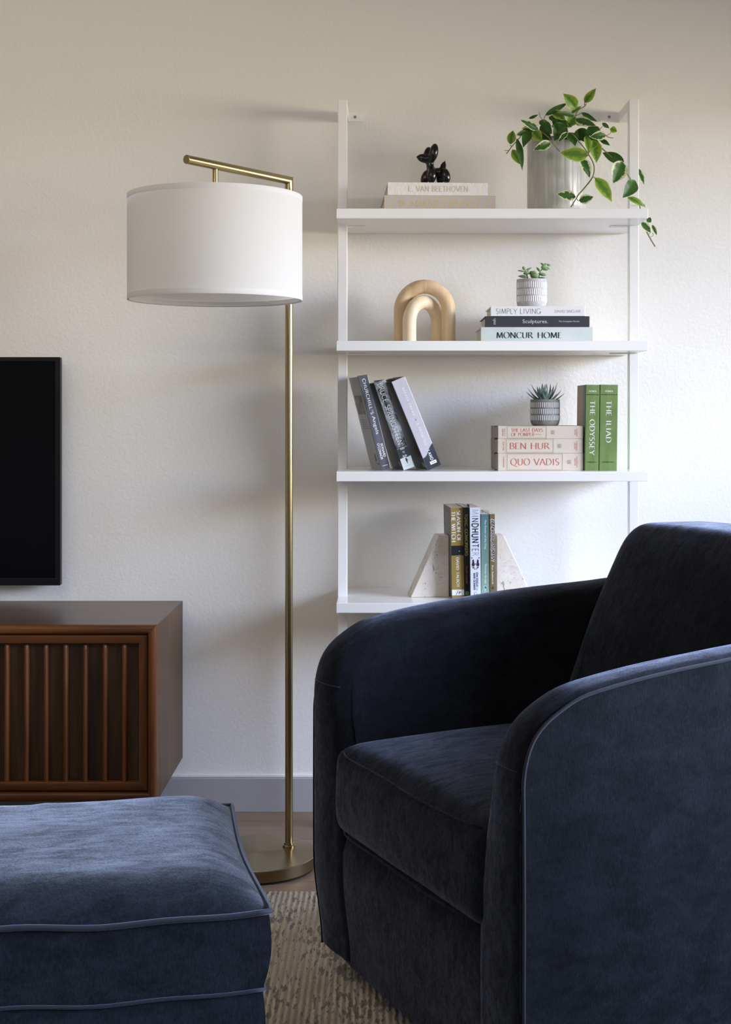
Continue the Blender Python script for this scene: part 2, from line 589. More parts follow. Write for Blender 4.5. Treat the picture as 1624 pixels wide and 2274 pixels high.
# ---------------------------------------------------------------- rug
bm = B()
rug_x0, rug_x1, rug_y0, rug_y1 = -1.45, 1.55, -3.4, -.645
n = 10
rows = []
for i in range(41):
    x = rug_x0 + (rug_x1 - rug_x0) * i / 40
    rows.append([(x, rug_y0 + (rug_y1 - rug_y0) * j / 30 + (0.004 * math.sin(x * 9) if j == 30 else 0), .009 + .0006 * math.sin(i * 1.7 + j)) for j in range(31)])
V = grid(bm, rows)
low = []
top_edge = [r[0] for r in V] + V[-1][1:] + [r[-1] for r in reversed(V[:-1])] + list(reversed(V[0][1:-1]))
bot = [bm.verts.new((v.co.x, v.co.y, .0006)) for v in top_edge]
for k in range(len(top_edge)):
    q = (k + 1) % len(top_edge)
    bm.faces.new((top_edge[k], top_edge[q], bot[q], bot[k]))
bm.faces.new(bot)
rug = obj('rug', bm, M_RUG, smooth=True, angle=40)
tag(rug, 'beige woven wool rug with dark flecks on the oak floor', 'rug')
rug['kind'] = 'thing'

# ---------------------------------------------------------------- wall shelf unit
S_X0, S_X1 = -.1212, .6566
S_TOPS = [1.5877, 1.2577, .932, .604]
S_T = .0247
YF = 3.413 - DW        # shelf front
YU = 3.544 - DW        # front of the uprights
UW = .0250
U_TOP = 1.890
shelf = thing('wall_shelf', 'white four-tier wall bookshelf with square steel uprights and lacquered boards', 'bookshelf', (S_X0, YU, 0))
so = shelf.location.copy()

def ls(bm):
    bmesh.ops.translate(bm, verts=bm.verts[:], vec=-so)
    return bm

for x in (S_X0 - .0012, S_X1 - .0002 - UW + .0012):
    bm = B(); box(bm, x, x + UW, YU, YU + .026, 0.002, U_TOP)
    obj('upright', ls(bm), M_STEEL_WHITE, shelf, bevel=.0016)
for zt in S_TOPS:
    bm = B(); box(bm, S_X0, S_X1, YF, -.0035, zt - S_T, zt)
    bd = obj('shelf_board', ls(bm), M_SHELF, shelf, bevel=.0012)
    for x0 in (S_X0 + UW + .002, S_X1 - UW - .047):
        bm = B(); box(bm, x0, x0 + .045, YU + .001, YU + .024, zt - S_T - .0022, zt - S_T - .0002)
        obj('fixing_plate', ls(bm), M_STEEL_WHITE, bd)
for side in (0, 1):
    x = S_X0 - .0012 if side == 0 else S_X1 - UW + .001
    bm = B(); box(bm, x, x + UW, YU + .026, -.0005, U_TOP - .0262, U_TOP)
    obj('wall_arm', ls(bm), M_STEEL_WHITE, shelf, bevel=.0014)
    zc = HC + (910 - 260.2) / 820.0
    fx0, fx1 = ((x + UW), P(809, 0, DW - .004).x) if side == 0 else (P(1333, 0, DW - .004).x, x)
    bm = B()
    h = .0128; r = .0045
    pts = []
    ext = fx1 if side == 0 else fx0
    sgn = 1 if side == 0 else -1
    near = fx0 if side == 0 else fx1
    for k in range(7):
        a = math.pi / 2 * k / 6
        pts.append((ext - sgn * (r - r * math.sin(a)), zc + h - r + r * math.cos(a)))
    for k in range(7):
        a = math.pi / 2 * k / 6
        pts.append((ext - sgn * (r - r * math.cos(a)), zc - h + r - r * math.sin(a)))
    pts += [(near, zc - h), (near, zc + h)]
    f = bm.faces.new([bm.verts.new((a, -.0035, b)) for a, b in pts])
    e = bmesh.ops.extrude_face_region(bm, geom=[f])
    bmesh.ops.translate(bm, verts=[v for v in e['geom'] if isinstance(v, bmesh.types.BMVert)], vec=(0, .003, 0))
    plate = obj('mounting_plate', ls(bm), M_STEEL_WHITE, shelf, bevel=.0006)
    sx = P(789, 0, DW).x if side == 0 else P(1353, 0, DW).x
    bm = B()
    lathe(bm, [(.0002, .0022), (.0030, .0018), (.0044, .0)], 24)
    bmesh.ops.transform(bm, matrix=Matrix.Translation((sx, -.0036, zc)) @ Matrix.Rotation(math.pi / 2, 4, 'X'), verts=bm.verts[:])
    sc_ = obj('screw', ls(bm), M_SCREW, plate, smooth=True, angle=30)
    bm = B()
    for k in range(2):
        Mx = Matrix.Translation((sx, -.0056, zc)) @ Matrix.Rotation(k * math.pi / 2 + .4, 4, 'Y')
        box(bm, -.0024, .0024, -.0005, .0004, -.0005, .0005, Mx)
    o = obj('screw_slot', ls(bm), M_SLOT, plate)

# ---------------------------------------------------------------- television
tvx1 = P(134, 0, 3.655).x
tz0, tz1 = HC - (1300 - 910) * 3.655 / F, HC - (793 - 910) * 3.655 / F
tv_w = 1.09
tv = thing('television', 'black flat television mounted on the wall above the walnut cabinet', 'television', (tvx1 - tv_w / 2, -.055, tz0))
bm = B(); box(bm, -tv_w / 2, tv_w / 2, 0, .022, 0, tz1 - tz0)
obj('tv_case', bm, M_TV, tv, bevel=.003)
bm = B()
H_ = tz1 - tz0
box(bm, -tv_w / 2, tv_w / 2, -.0015, 0, 0, .0195)
box(bm, -tv_w / 2, tv_w / 2, -.0015, 0, H_ - .0105, H_)
for s in (-1, 1):
    box(bm, min(s * tv_w / 2, s * (tv_w / 2 - .0135)), max(s * tv_w / 2, s * (tv_w / 2 - .0135)), -.0015, 0, .0195, H_ - .0105)
obj('bezel', bm, M_TV, tv, bevel=.0005)
bm = B(); box(bm, -tv_w / 2 + .0135, tv_w / 2 - .0135, -.0006, 0, .0195, H_ - .0105)
obj('screen', bm, M_SCREEN, tv)
bm = B(); box(bm, -.2, .2, .022, .0545, .15, .45)
obj('wall_mount', bm, M_TV, tv)

# ---------------------------------------------------------------- media cabinet
cx1 = -.5475
cz0, cz1 = .145, .569
cyf = 3.282 - DW
CW = 1.75
cab = thing('media_cabinet', 'long walnut media cabinet with slatted doors under the television', 'cabinet', (cx1, cyf, 0))
LT = .0215   # lip thickness
def cabp(name, bm, mat, parent=cab, **k):
    return obj(name, bm, mat, parent, **k)

def mitre_frame(x0, x1, z0, z1, w, y0, y1, round_=0.0):
    """four mitred rails with a rounded front as (x-rails bmesh, z-rails bmesh)"""
    hb, vb = B(), B()
    n = 6
    prof = []
    for k in range(n + 1):
        a = math.pi * k / n
        prof.append((w / 2 - w / 2 * math.cos(a), y0 + round_ * (1 - math.sin(a))))
    for (bmx, A, C, ax) in ((hb, (x0, z0), (x1, z0), 'b'), (hb, (x0, z1), (x1, z1), 't'), (vb, (x0, z0), (x0, z1), 'l'), (vb, (x1, z0), (x1, z1), 'r')):
        rows = []
        for end in (0, 1):
            r = []
            for t, y in [(0.0, y1)] + prof + [(w, y1)]:
                if ax in 'bt':
                    x = (x0 + t) if end == 0 else (x1 - t)
                    z = z0 + t if ax == 'b' else z1 - t
                else:
                    z = (z0 + t) if end == 0 else (z1 - t)
                    x = x0 + t if ax == 'l' else x1 - t
                r.append((x, y, z))
            rows.append(r)
        grid(bmx, rows, close_v=True)
        for v in rows:
            pass
    return hb, vb

# carcass: top, bottom, two sides, back
def mitred(x0, x1, z0, z1, d):
    # a board whose ends are cut at 45 degrees; d gives the inset of (x0 end, x1 end, bottom end, top end) on the inner face
    b_ = B()
    vs = box(b_, x0, x1, .018, -cyf - .004, z0, z1)
    return b_, vs
bm, vs = mitred(-CW, 0, cz1 - LT, cz1, 0)
for v in vs:
    if v.co.z < cz1 - LT / 2: v.co.x += LT if v.co.x < -CW / 2 else -LT
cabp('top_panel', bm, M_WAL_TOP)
bm, vs = mitred(-CW, 0, cz0, cz0 + LT, 0)
for v in vs:
    if v.co.z > cz0 + LT / 2: v.co.x += LT if v.co.x < -CW / 2 else -LT
cabp('bottom_panel', bm, M_WAL_X)
# mitred ends: the top and side meet on a 45 degree line
for s in (0, 1):
    bm = B()
    xo, xi = (0, -LT) if s == 0 else (-CW, -CW + LT)
    vs = box(bm, min(xo, xi), max(xo, xi), .018, -cyf - .004, cz0, cz1)
    for v in vs:
        if abs(v.co.x - xi) < 1e-6: v.co.z += LT if v.co.z < .3 else -LT
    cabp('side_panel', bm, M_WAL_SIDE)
bm = B(); box(bm, -CW + LT, -LT, -cyf - .014, -cyf - .006, cz0 + LT, cz1 - LT); cabp('back_panel', bm, M_WAL_DK)
hb, vb = mitre_frame(-CW, 0, cz0, cz1, LT, 0, .018, .007)
cabp('front_lip', hb, M_WAL_X, smooth=True, angle=50)
cabp('front_lip', vb, M_WAL_Z, smooth=True, angle=50)
DWID = (CW - 2 * LT) / 3
for k in range(3):
    dx1 = -LT - k * DWID - .0015
    dx0 = -LT - (k + 1) * DWID + .0015
    dz0, dz1 = cz0 + LT + .0022, cz1 - LT - .0022
    fw = .0215
    bm = B(); box(bm, dx0 + fw, dx1 - fw, .0285, .034, dz0 + fw, dz1 - fw)
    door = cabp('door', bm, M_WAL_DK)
    hb, vb = mitre_frame(dx0, dx1, dz0, dz1, fw, .010, .034, .0025)
    obj('door_rail', hb, M_WAL_X, door, smooth=True, angle=50)
    obj('door_stile', vb, M_WAL_Z, door, smooth=True, angle=50)
    ns = 11
    pitch = .0473
    for q in range(ns):
        xs = dx1 - fw - .0372 - q * pitch
        if xs < dx0 + fw + .01:
            break
        bm = B()
        zt, zb = dz1 - fw, dz0 + fw
        sec = []
        for j in range(9):
            a = math.pi * j / 8
            sec.append((.0068 * math.cos(a), -.0125 * math.sin(a)))
        rows = []
        zs = [(zb, 1)] + [(zt - .014 + .014 * math.sin(math.pi / 2 * j / 5), math.cos(math.pi / 2 * j / 5) * .85 + .15) for j in range(6)]
        for z, sc in zs:
            rows.append([(xs + a, .0285 + b * sc, z) for a, b in sec])
        V = grid(bm, rows)
        bm.faces.new(V[-1]); bm.faces.new(V[0])
        obj('slat', bm, M_WAL_Z, door, smooth=True, angle=60)
# dark metal base frame and legs, mostly hidden behind the ottoman
for lx in (-.14, -CW + .14):
    for ly in (.07, -cyf - .08):
        bm = B(); tube(bm, [(lx, ly, 0.001), (lx, ly, cz0 - .0001)], [.011, .017], 16)
        cabp('leg', bm, M_WAL_DK, smooth=True, angle=40)

# ---------------------------------------------------------------- floor lamp
lx, ly = -.30, 3.257 - DW
pole = Vector((-.231, 3.30 - DW, 0))
lamp = thing('floor_lamp', 'brushed brass arc floor lamp with a white drum shade on a round base', 'lamp', (lx, ly, 0))
def LL(bm):
    bmesh.ops.translate(bm, verts=bm.verts[:], vec=(-lx, -ly, 0))
    return bm
bm = B(); lathe(bm, [(.10, .0005), (.132, .0005), (.132, .006), (.10, .006)], 64, lx, ly)
obj('foot_pad', LL(bm), M_RUBBER, lamp, smooth=True, angle=40)
bm = B(); lathe(bm, [(.0, .0060), (.1355, .0060), (.1372, .0075), (.1372, .0325), (.1360, .034), (.0, .034)], 128, 0, 0)
obj('base', bm, M_DISC, lamp, smooth=True, angle=35)
bm = B(); lathe(bm, [(.0098, .0341), (.0150, .0341), (.0150, .0378), (.0120, .0395), (.0120, .0435), (.0098, .0440)], 40, pole.x, pole.y)
obj('collar', LL(bm), M_BRASS, lamp, smooth=True, angle=35)
R = .0093
elbow_z = 1.6385
bm = B()
lathe(bm, [(.0, .0342), (R, .0342), (R, elbow_z - .008)], 40, pole.x, pole.y)
obj('pole', LL(bm), M_BRASS, lamp, smooth=True, angle=35)
# arm: mitred elbow, then a straight tube towards the room
E = Vector((pole.x, pole.y, elbow_z))
endp = P(413.5, 353.5, 3.02)
dirv = (endp - E); dirv.z = 0
L = dirv.length
dirv.normalize()
side = Vector((-dirv.y, dirv.x, 0))
bm = B()
rows = []
R2 = .0100
nn = 36
for st in range(4):
    row = []
    for k in range(nn):
        a = 2 * math.pi * k / nn
        ca, sa = math.cos(a), math.sin(a)
        if st == 0:    # bottom ring on the pole (horizontal circle), ca along dirv
            p = Vector((pole.x, pole.y, elbow_z - .024)) + dirv * (R2 * ca) + side * (R2 * sa)
        elif st == 1:  # mitre plane: z - elbow = ... inner corner is low, outer corner is high
            p = Vector((pole.x, pole.y, elbow_z)) + dirv * (R2 * ca) + side * (R2 * sa) + Vector((0, 0, -R2 * ca))
        else:
            dist = L if st == 3 else L - .0008
            rr = R2 * (.9 if st == 3 else 1)
            p = E + dirv * dist + side * (rr * sa) + Vector((0, 0, -rr * ca))
        row.append(p)
    rows.append(row)
V = grid(bm, rows, close_v=True)
bm.faces.new(V[0]); bm.faces.new(V[-1])
obj('arm', LL(bm), M_BRASS, lamp, smooth=True, angle=35)
sc = E + dirv * (L * .725)
sh_c = Vector((-.3835, 3.097 - DW, 0))
SZ0, SZ1, SR = 1.333, 1.5685, .1965
bm = B(); tube(bm, [(sh_c.x, sh_c.y, E.z - .006), (sh_c.x, sh_c.y, SZ1 - .035)], .0064, 20)
obj('stem', LL(bm), M_BRASS, lamp, smooth=True, angle=35)
bm = B(); lathe(bm, [(.0, SZ1 - .10), (.016, SZ1 - .10), (.018, SZ1 - .04), (.012, SZ1 - .032), (.0, SZ1 - .032)], 32, sh_c.x, sh_c.y)
sock = obj('socket', LL(bm), M_BRASS, lamp, smooth=True, angle=35)
bm = B(); ellipsoid(bm, (sh_c.x, sh_c.y, SZ1 - .135), (.03, .03, .04))
obj('bulb', LL(bm), plain('frosted_bulb', (.85, .85, .85), .4), lamp, smooth=True)
bm = B()   # spider frame at the top of the shade
for k in range(3):
    a = 2 * math.pi * k / 3 + .5
    tube(bm, [(sh_c.x + .012 * math.cos(a), sh_c.y + .012 * math.sin(a), SZ1 - .034), (sh_c.x + (SR - .003) * math.cos(a), sh_c.y + (SR - .003) * math.sin(a), SZ1 - .006)], .0016, 8)
obj('shade_spider', LL(bm), M_STEEL_WHITE, lamp, smooth=True)
bm = B()
n = 128
def ring(r, z):
    return [(sh_c.x + r * math.cos(2 * math.pi * k / n), sh_c.y + r * math.sin(2 * math.pi * k / n), z) for k in range(n)]
grid(bm, [ring(SR, SZ0 + .004), ring(SR, SZ1 - .004)], close_v=True)
shade = obj('lamp_shade', LL(bm), M_SHADE, lamp, smooth=True)
bm = B()   # folded hem bands and rim rings
for z0, z1, zz in ((SZ0, SZ0 + .012, SZ0), (SZ1 - .012, SZ1, SZ1)):
    grid(bm, [ring(SR - .0024, z0), ring(SR + .0003, z0), ring(SR + .0005, z0 + .001), ring(SR + .0005, z1 - .001), ring(SR + .0003, z1), ring(SR - .0024, z1)], close_u=True, close_v=True)
for z in (SZ0 + .002, SZ1 - .002):
    tube(bm, [(sh_c.x + (SR - .0035) * math.cos(2 * math.pi * k / n), sh_c.y + (SR - .0035) * math.sin(2 * math.pi * k / n), z) for k in range(n)], .0016, 8, closed=True)
obj('shade_hem', LL(bm), M_SHADE, shade, smooth=True, angle=50)
# ---------------------------------------------------------------- swivel armchair
CH_ROT = math.radians(25.54)
chair = thing('armchair', 'dark navy velvet barrel armchair with a loose seat cushion, in front of the white shelves', 'armchair', (.030, 2.3126 - DW, .0102), (0, 0, CH_ROT))
HW = .388      # half width outside
XS = .42       # arms run straight up to here, then wrap round the back
XB = .86       # back of the shell
def outer_path(t):
    """t in 0..1 far arm front -> middle of the back; point and inward normal on the outside outline (y > 0 half)"""
    Ls = XS
    Lc = .62
    l = t * (Ls + Lc)
    if l <= Ls:
        # slight barrel bulge of the straight part
        y = HW - .010 * (1 - math.sin(math.pi * min(l / Ls, 1) * .5)) ** 2
        return Vector((l, y)), Vector((0, -1)), l
    a = (l - Ls) / Lc * math.pi / 2
    e = .82
    x = XS + (XB - XS) * max(math.sin(a), 0) ** e
    y = HW * max(math.cos(a), 0) ** e
    n = Vector((-(max(math.sin(a), 1e-6)) ** (2 - e) / (XB - XS), -(max(math.cos(a), 1e-6)) ** (2 - e) / HW))
    n.normalize()
    return Vector((x, y)), n, l

LT_ = XS + .62
PROF = [(0, .48), (0, .53), (.004, .562), (.014, .592), (.032, .617), (.060, .638), (.10, .658), (.15, .669), (.21, .678), (.28, .686),
        (.36, .693), (.46, .702), (.58, .712), (.70, .730), (.82, .752), (.94, .772), (1.04, .780)]
PROF = [(p.x, p.y) for p in smooth_path([(a, b, 0) for a, b in PROF], 3)]
vert = [(0, .05 + (.48 - .05) * k / 12) for k in range(12)]
ST = vert + PROF
def wthick(l, z):
    return .142 - .052 * sstep(.30, .62, z) + .03 * sstep(.45, .9, l)
def tuck(z):
    """bottom draws in a little, sides belly out"""
    return -.014 * (1 - sstep(.05, .20, z)) + .004 * math.sin(math.pi * max(0, min(1, (z - .05) / .6)))
Z0 = .042
FARS = 1.034
arm_objs = []
for sgn in (1, -1):
    # cap strip following the profile
    bm = B()
    rows = []
    inner_edge, outer_edge = [], []
    for i, (l, z) in enumerate(ST):
        l = max(l, 0.0)
        a = ST[max(i - 1, 0)]; c = ST[min(i + 1, len(ST) - 1)]
        tl, tz = c[0] - a[0], c[1] - a[1]
        m_ = math.hypot(tl, tz) or 1
        nl, nz = -tz / m_, tl / m_       # outward normal in the (l, z) plane
        row = []
        K = 14
        RI = .036
        for k in range(K + 1):
            u = k / K
            w = wthick(l, z)
            off = .0045 * math.sin(math.pi * min(u * 1.4, 1))          # slight crown
            uu = u * w
            if uu < .010:      # small round at the outer piping
                q = (uu / .010)
                off -= .006 * (1 - math.sqrt(max(0, 1 - (1 - q) ** 2)))
            if w - uu < RI:    # generous round at the inner side
                q = (w - uu) / RI
                off -= RI * (1 - math.sqrt(max(0, 1 - (1 - q) ** 2)))
            ll, zz = l + nl * off, z + nz * off
            p, nrm, _ = outer_path(max(ll, 0) / LT_)
            x, y = p.x + nrm.x * (uu - tuck(zz)), (p.y + nrm.y * (uu - tuck(zz))) * (FARS if sgn > 0 else 1)
            if ll < 0:
                x += ll
            # pull the front face in near the floor
            if l < .05:
                x += .010 * (1 - sstep(.04, .22, zz))
            row.append(Vector((x, y * sgn, zz)))
        rows.append(row)
        outer_edge.append(row[0]); inner_edge.append(row[-1])
    seam_row = rows[len(vert) + 5]
    grid(bm, rows)
    arm_top = obj('arm_front' , bm, M_VELVET, chair, smooth=True, label='padded arm top and front')
    bm = B(); tube(bm, seam_row[1:-1], .0011, 6); obj('seam', bm, M_PIPE, arm_top, smooth=True)
    # outer side
    bm = B()
    rows = []
    i0 = len(vert)
    for i in range(i0, len(ST)):
        l, z = ST[i]
        top = outer_edge[i]
        row = []
        for k in range(17):
            t = k / 16
            zz = Z0 + (top.z - Z0) * t
            p, nrm, _ = outer_path(max(l, 0) / LT_)
            bulge = .007 * math.sin(math.pi * t) * sstep(0, .12, l)
            x = p.x - nrm.x * (tuck(zz) + bulge)
            y = (p.y - nrm.y * (tuck(zz) + bulge)) * (FARS if sgn > 0 else 1)
            if l < .05:
                x += .010 * (1 - sstep(.04, .22, zz)) * (1 - l / .05)
            if k == 16:
                row.append(top)
            else:
                row.append(Vector((x, y * sgn, zz)))
        rows.append(row)
    grid(bm, rows)
    obj('side_panel', bm, M_VELVET, chair, smooth=True)
    # inner side
    bm = B()
    rows = []
    for i in range(i0, len(ST)):
        l, z = ST[i]
        top = inner_edge[i]
        row = []
        for k in range(17):
            t = k / 16
            zz = .08 + (top.z - .08) * t
            p, nrm, _ = outer_path(max(l, .0) / LT_)
            w = wthick(l, zz) - tuck(zz)
            q = Vector((p.x + nrm.x * w, (p.y + nrm.y * w) * sgn * (FARS if sgn > 0 else 1), zz))
            q.x += (top.x - q.x) * max(0, 1 - l / .06) ** .5 if l < .06 else 0
            q.y -= .003 * sgn * (1 - sstep(0, .08, l)) * (1 - t)
            if k == 16:
                q = top
            row.append(q)
        rows.append(row)
    grid(bm, rows)
    obj('inner_panel', bm, M_VELVET, chair, smooth=True)
    # piping along the outer edge
    bm = B()
    pe = [outer_edge[i] for i in range(0, len(ST))]
    pe = [Vector((p.x - .0005, p.y + .0008 * sgn, p.z + .0008)) for p in pe]
    tube(bm, pe, .0027, 8)
    obj('piping', bm, M_PIPE, chair, smooth=True)
# front rail below the cushion
bm = B()
rows = []
for i in range(25):
    y = -.30 + .60 * i / 24
    row = []
    for k in range(13):
        z = Z0 + (.315 - Z0) * k / 12
        x = .004 + .010 * (1 - sstep(.04, .22, z)) + .012 * sstep(.24, .315, z) + .004 * sstep(.22, .30, abs(y))
        row.append((x, y, z))
    row.append((.06, y, .322)); row.append((.30, y, .322))
    rows.append(row)
grid(bm, rows)
obj('front_rail', bm, M_VELVET, chair, smooth=True)
bm = B()
pts = []
for k in range(40):
    t = k / 39
    p, nrm, _ = outer_path(t)
    pts.append(Vector((p.x + nrm.x * .03 + (.024 if t < .02 else 0), p.y + nrm.y * .03, Z0)))
ring_ = [Vector((p.x, p.y, Z0)) for p in pts] + [Vector((p.x, -p.y, Z0)) for p in reversed(pts)]
f = bm.faces.new([bm.verts.new(p) for p in ring_])
e = bmesh.ops.extrude_face_region(bm, geom=[f])
bmesh.ops.translate(bm, verts=[v for v in e['geom'] if isinstance(v, bmesh.types.BMVert)], vec=(0, 0, .01))
obj('underside', bm, M_RUBBER, chair)
bm = B(); lathe(bm, [(.0, .0), (.22, .0), (.22, .012), (.06, .03), (.06, Z0), (.0, Z0)], 48, .42, 0)
obj('swivel_base', bm, M_RUBBER, chair, smooth=True, angle=35)

def cushion(x0, x1, y0, y1, z0, z1, crown_top=.02, crown_side=.012, r=.04, nx=26, ny=26, nz=10, e=4.0, wav=0.003, seed=0, fn=None):
    """a boxed cushion: rounded edges, crowned faces, gentle unevenness"""
    bm = B()
    bmesh.ops.create_cube(bm, size=2)
    bmesh.ops.subdivide_edges(bm, edges=bm.edges[:], cuts=15, use_grid_fill=True)
    cx, cy, cz = (x0 + x1) / 2, (y0 + y1) / 2, (z0 + z1) / 2
    hx, hy, hz = (x1 - x0) / 2, (y1 - y0) / 2, (z1 - z0) / 2
    for v in bm.verts:
        u = Vector(v.co)
        # spread samples toward the edges
        q = Vector([math.copysign(abs(c) ** .8, c) for c in u])
        p = Vector((q.x * hx, q.y * hy, q.z * hz))
        # rounded box
        core = Vector((max(-hx + r, min(hx - r, p.x)), max(-hy + r, min(hy - r, p.y)), max(-hz + r, min(hz - r, p.z))))
        d = p - core
        if d.length > 1e-9:
            m_ = max(abs(d.x), abs(d.y), abs(d.z))
            p = core + d.normalized() * (m_ if d.length > m_ else d.length)
        fx, fy, fz = 1 - q.x ** 2, 1 - q.y ** 2, 1 - q.z ** 2
        if abs(u.z) > .5:
            p.z += math.copysign(crown_top * max(fx, 0) ** .6 * max(fy, 0) ** .6, u.z) if u.z > 0 else 0
        p.x += math.copysign(crown_side * max(fy, 0) ** .7 * max(fz, 0), u.x) * (abs(q.x) ** 3)
        p.y += math.copysign(crown_side * max(fx, 0) ** .7 * max(fz, 0), u.y) * (abs(q.y) ** 3)
        w = Vector((cx, cy, cz)) + p
        nv = noise.noise(w * 7 + Vector((seed, 0, 0))) * wav + noise.noise(w * 19 + Vector((seed, 3, 0))) * wav * .5
        w += p.normalized() * nv
        if fn:
            w = fn(w, q)
        v.co = w
    return bm

def seat_fn(w, q):
    # corner flare of the seat's front edge and the slack folds in its front face
    if q.x < -.8 and abs(q.z) < .9:
        yy = w.y
        for c, a, s in ((.175, .0035, .007), (.160, -.004, .006), (.148, .003, .006), (-.05, .0015, .02)):
            w.x -= a * math.exp(-((yy - c) / s) ** 2) * (1 - abs(q.z - .25))
    return w
sb = cushion(-.006, .56, -.292, .292, .285, .448, .028, .010, .030, seed=2, fn=seat_fn)
seat = obj('seat_cushion', sb, M_VELVET, chair, smooth=True, subsurf=1)
def rounded_loop(x0, x1, y0, y1, r, z, n=8):
    pts = []
    for (cx, cy, a0) in ((x1 - r, y1 - r, 0), (x0 + r, y1 - r, 90), (x0 + r, y0 + r, 180), (x1 - r, y0 + r, 270)):
        for k in range(n + 1):
            a = math.radians(a0 + 90 * k / n)
            pts.append((cx + r * math.cos(a), cy + r * math.sin(a), z))
    return pts
bm = B()
for z in (.4395, .2935):
    lp = []
    for k in range(25):
        y = -.262 + .524 * k / 24
        lp.append((-.0035 - .0068 * max(0, 1 - (y / .29) ** 2) ** .7 * .75 + .012 * (abs(y) / .262) ** 10, y, z + .0015 * math.sin(y * 21)))
    tube(bm, lp, .0015, 6)
obj('cushion_seam', bm, M_VELVET, seat, smooth=True)

# back cushion leaning against the shell
def back_fn(w, q):
    t = (w.z - .44) / .40
    w.x += .135 * max(0, t) + .038 * max(0, t) ** 2
    # top corners rounded off more than the rest
    k = sstep(.60, .845, w.z)
    w.y *= 1 - .035 * k ** 2
    w.x += .03 * (abs(q.y) ** 4) * .5
    return w
bb = cushion(.474, .68, -.290, .305, .40, .838, .010, .016, .040, seed=7, fn=back_fn)
obj('back_cushion', bb, M_VELVET, chair, smooth=True, subsurf=1)

# ---------------------------------------------------------------- ottoman
OT_ROT = math.radians(12.3)
ott = thing('ottoman', 'blue velvet ottoman with piped box cushion on the beige rug', 'ottoman', (-.1475, 1.738 - DW, .0102), (0, 0, OT_ROT))
OW, OD = .66, .475
ZT, ZB2 = .4365, .338     # heights of the two piping lines above the rug
def crown_fn(w, q):
    return w
def edge_in(t, amp):
    return amp * math.sin(math.pi * t)
bm = B()   # crowned top
rows = []
N = 48
def ott_top(u, v):
    # u 0..1 from the right corner leftwards, v 0..1 front to back
    x, y = -OW * u, OD * v
    # edges bow in slightly between corners
    x += (-.010 * math.sin(math.pi * v) if u < .5 else .010 * math.sin(math.pi * v)) * (1 - abs(2 * u - 1)) ** 0 * (abs(2 * u - 1) ** 3)
    y += (.010 * math.sin(math.pi * u) if v < .5 else -.010 * math.sin(math.pi * u)) * (abs(2 * v - 1) ** 3)
    e = min(u * OW, (1 - u) * OW, v * OD, (1 - v) * OD)
    fu = 1 - (1 - min(min(u, 1 - u) * OW / .085, 1)) ** 2.2
    fv = 1 - (1 - min(min(v, 1 - v) * OD / .085, 1)) ** 2.2
    z = ZT + .041 * (fu * fv) ** .75 + .007 * math.sin(math.pi * u) * math.sin(math.pi * v)
    z += .0025 * noise.noise(Vector((x * 9, y * 9, 1.0))) * min(1, e / .03)
    z += .0018 * noise.noise(Vector((x * 30, y * 12, 4.0))) * min(1, e / .03)
    return x, y, z
def wav(x, y):
    return .0035 * math.sin(x * 14 + .8) + .0016 * math.sin(x * 37 + y * 21)
def ts(k, N):
    t = k / N
    return .5 - .5 * math.cos(math.pi * t)
for i in range(N + 1):
    u = ts(i, N)
    r = []
    for j in range(N + 1):
        v = ts(j, N)
        x, y, z = ott_top(u, v)
        e = min(u * OW, (1 - u) * OW, v * OD, (1 - v) * OD)
        r.append((x, y, z + wav(x, y) * max(0, 1 - e / .05)))
    rows.append(r)
grid(bm, rows)
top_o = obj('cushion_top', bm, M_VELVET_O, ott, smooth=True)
def perim(z, inset=0.0, n=40, wv=True, fade=1.0):
    pts = []
    for (a, b_) in (((0, 0), (1, 0)), ((1, 0), (1, 1)), ((1, 1), (0, 1)), ((0, 1), (0, 0))):
        for k in range(n):
            t = k / n
            u = a[0] + (b_[0] - a[0]) * t
            v = a[1] + (b_[1] - a[1]) * t
            x, y, _ = ott_top(u, v)
            x += inset * (1 - 2 * (-x / OW)) * -1
            y += inset * (1 - 2 * (y / OD))
            pts.append(Vector((x, y, z + (wav(x, y) if wv else 0))))
    return pts
bm = B()
rows = []
for k in range(9):
    t = k / 8
    z = ZT + (ZB2 - ZT) * t
    rows.append(perim(z, -.006 * math.sin(math.pi * t) + .006 * t))
grid(bm, rows, close_v=True)
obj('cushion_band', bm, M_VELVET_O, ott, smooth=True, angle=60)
bm = B()
rows = []
for k in range(11):
    t = k / 10
    z = ZB2 + (.05 - ZB2) * t
    rows.append(perim(z, .007 - .006 * math.sin(math.pi * min(t * 3, 1)) * .6 - .002 * t, wv=t < .4))
rows.append([Vector((p.x * .96 - .012, p.y * .96 + .01, .048)) for p in rows[-1]])
V = grid(bm, rows, close_v=True)
bm.faces.new(V[-1])
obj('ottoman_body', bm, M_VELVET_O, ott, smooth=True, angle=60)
bm = B(); tube(bm, perim(ZT + .001, -.0025), .0038, 10, closed=True)
obj('piping', bm, M_PIPE_O, ott, smooth=True)
bm = B(); tube(bm, perim(ZB2 - .001, .0040), .0023, 10, closed=True)
obj('piping', bm, M_PIPE_O, ott, smooth=True)
for u, v in ((.08, .1), (.92, .1), (.08, .9), (.92, .9)):
    x, y, _ = ott_top(u, v)
    bm = B(); tube(bm, [(x, y, 0.0003), (x, y, .050)], [.014, .019], 16)
    obj('foot', bm, M_WAL_DK, ott, smooth=True, angle=40)
# ---------------------------------------------------------------- lettering
def A(cx, cy, rx, ry, a0, a1, n=14):
    return [(cx + rx * math.cos(math.radians(a0 + (a1 - a0) * k / n)), cy + ry * math.sin(math.radians(a0 + (a1 - a0) * k / n))) for k in range(n + 1)]

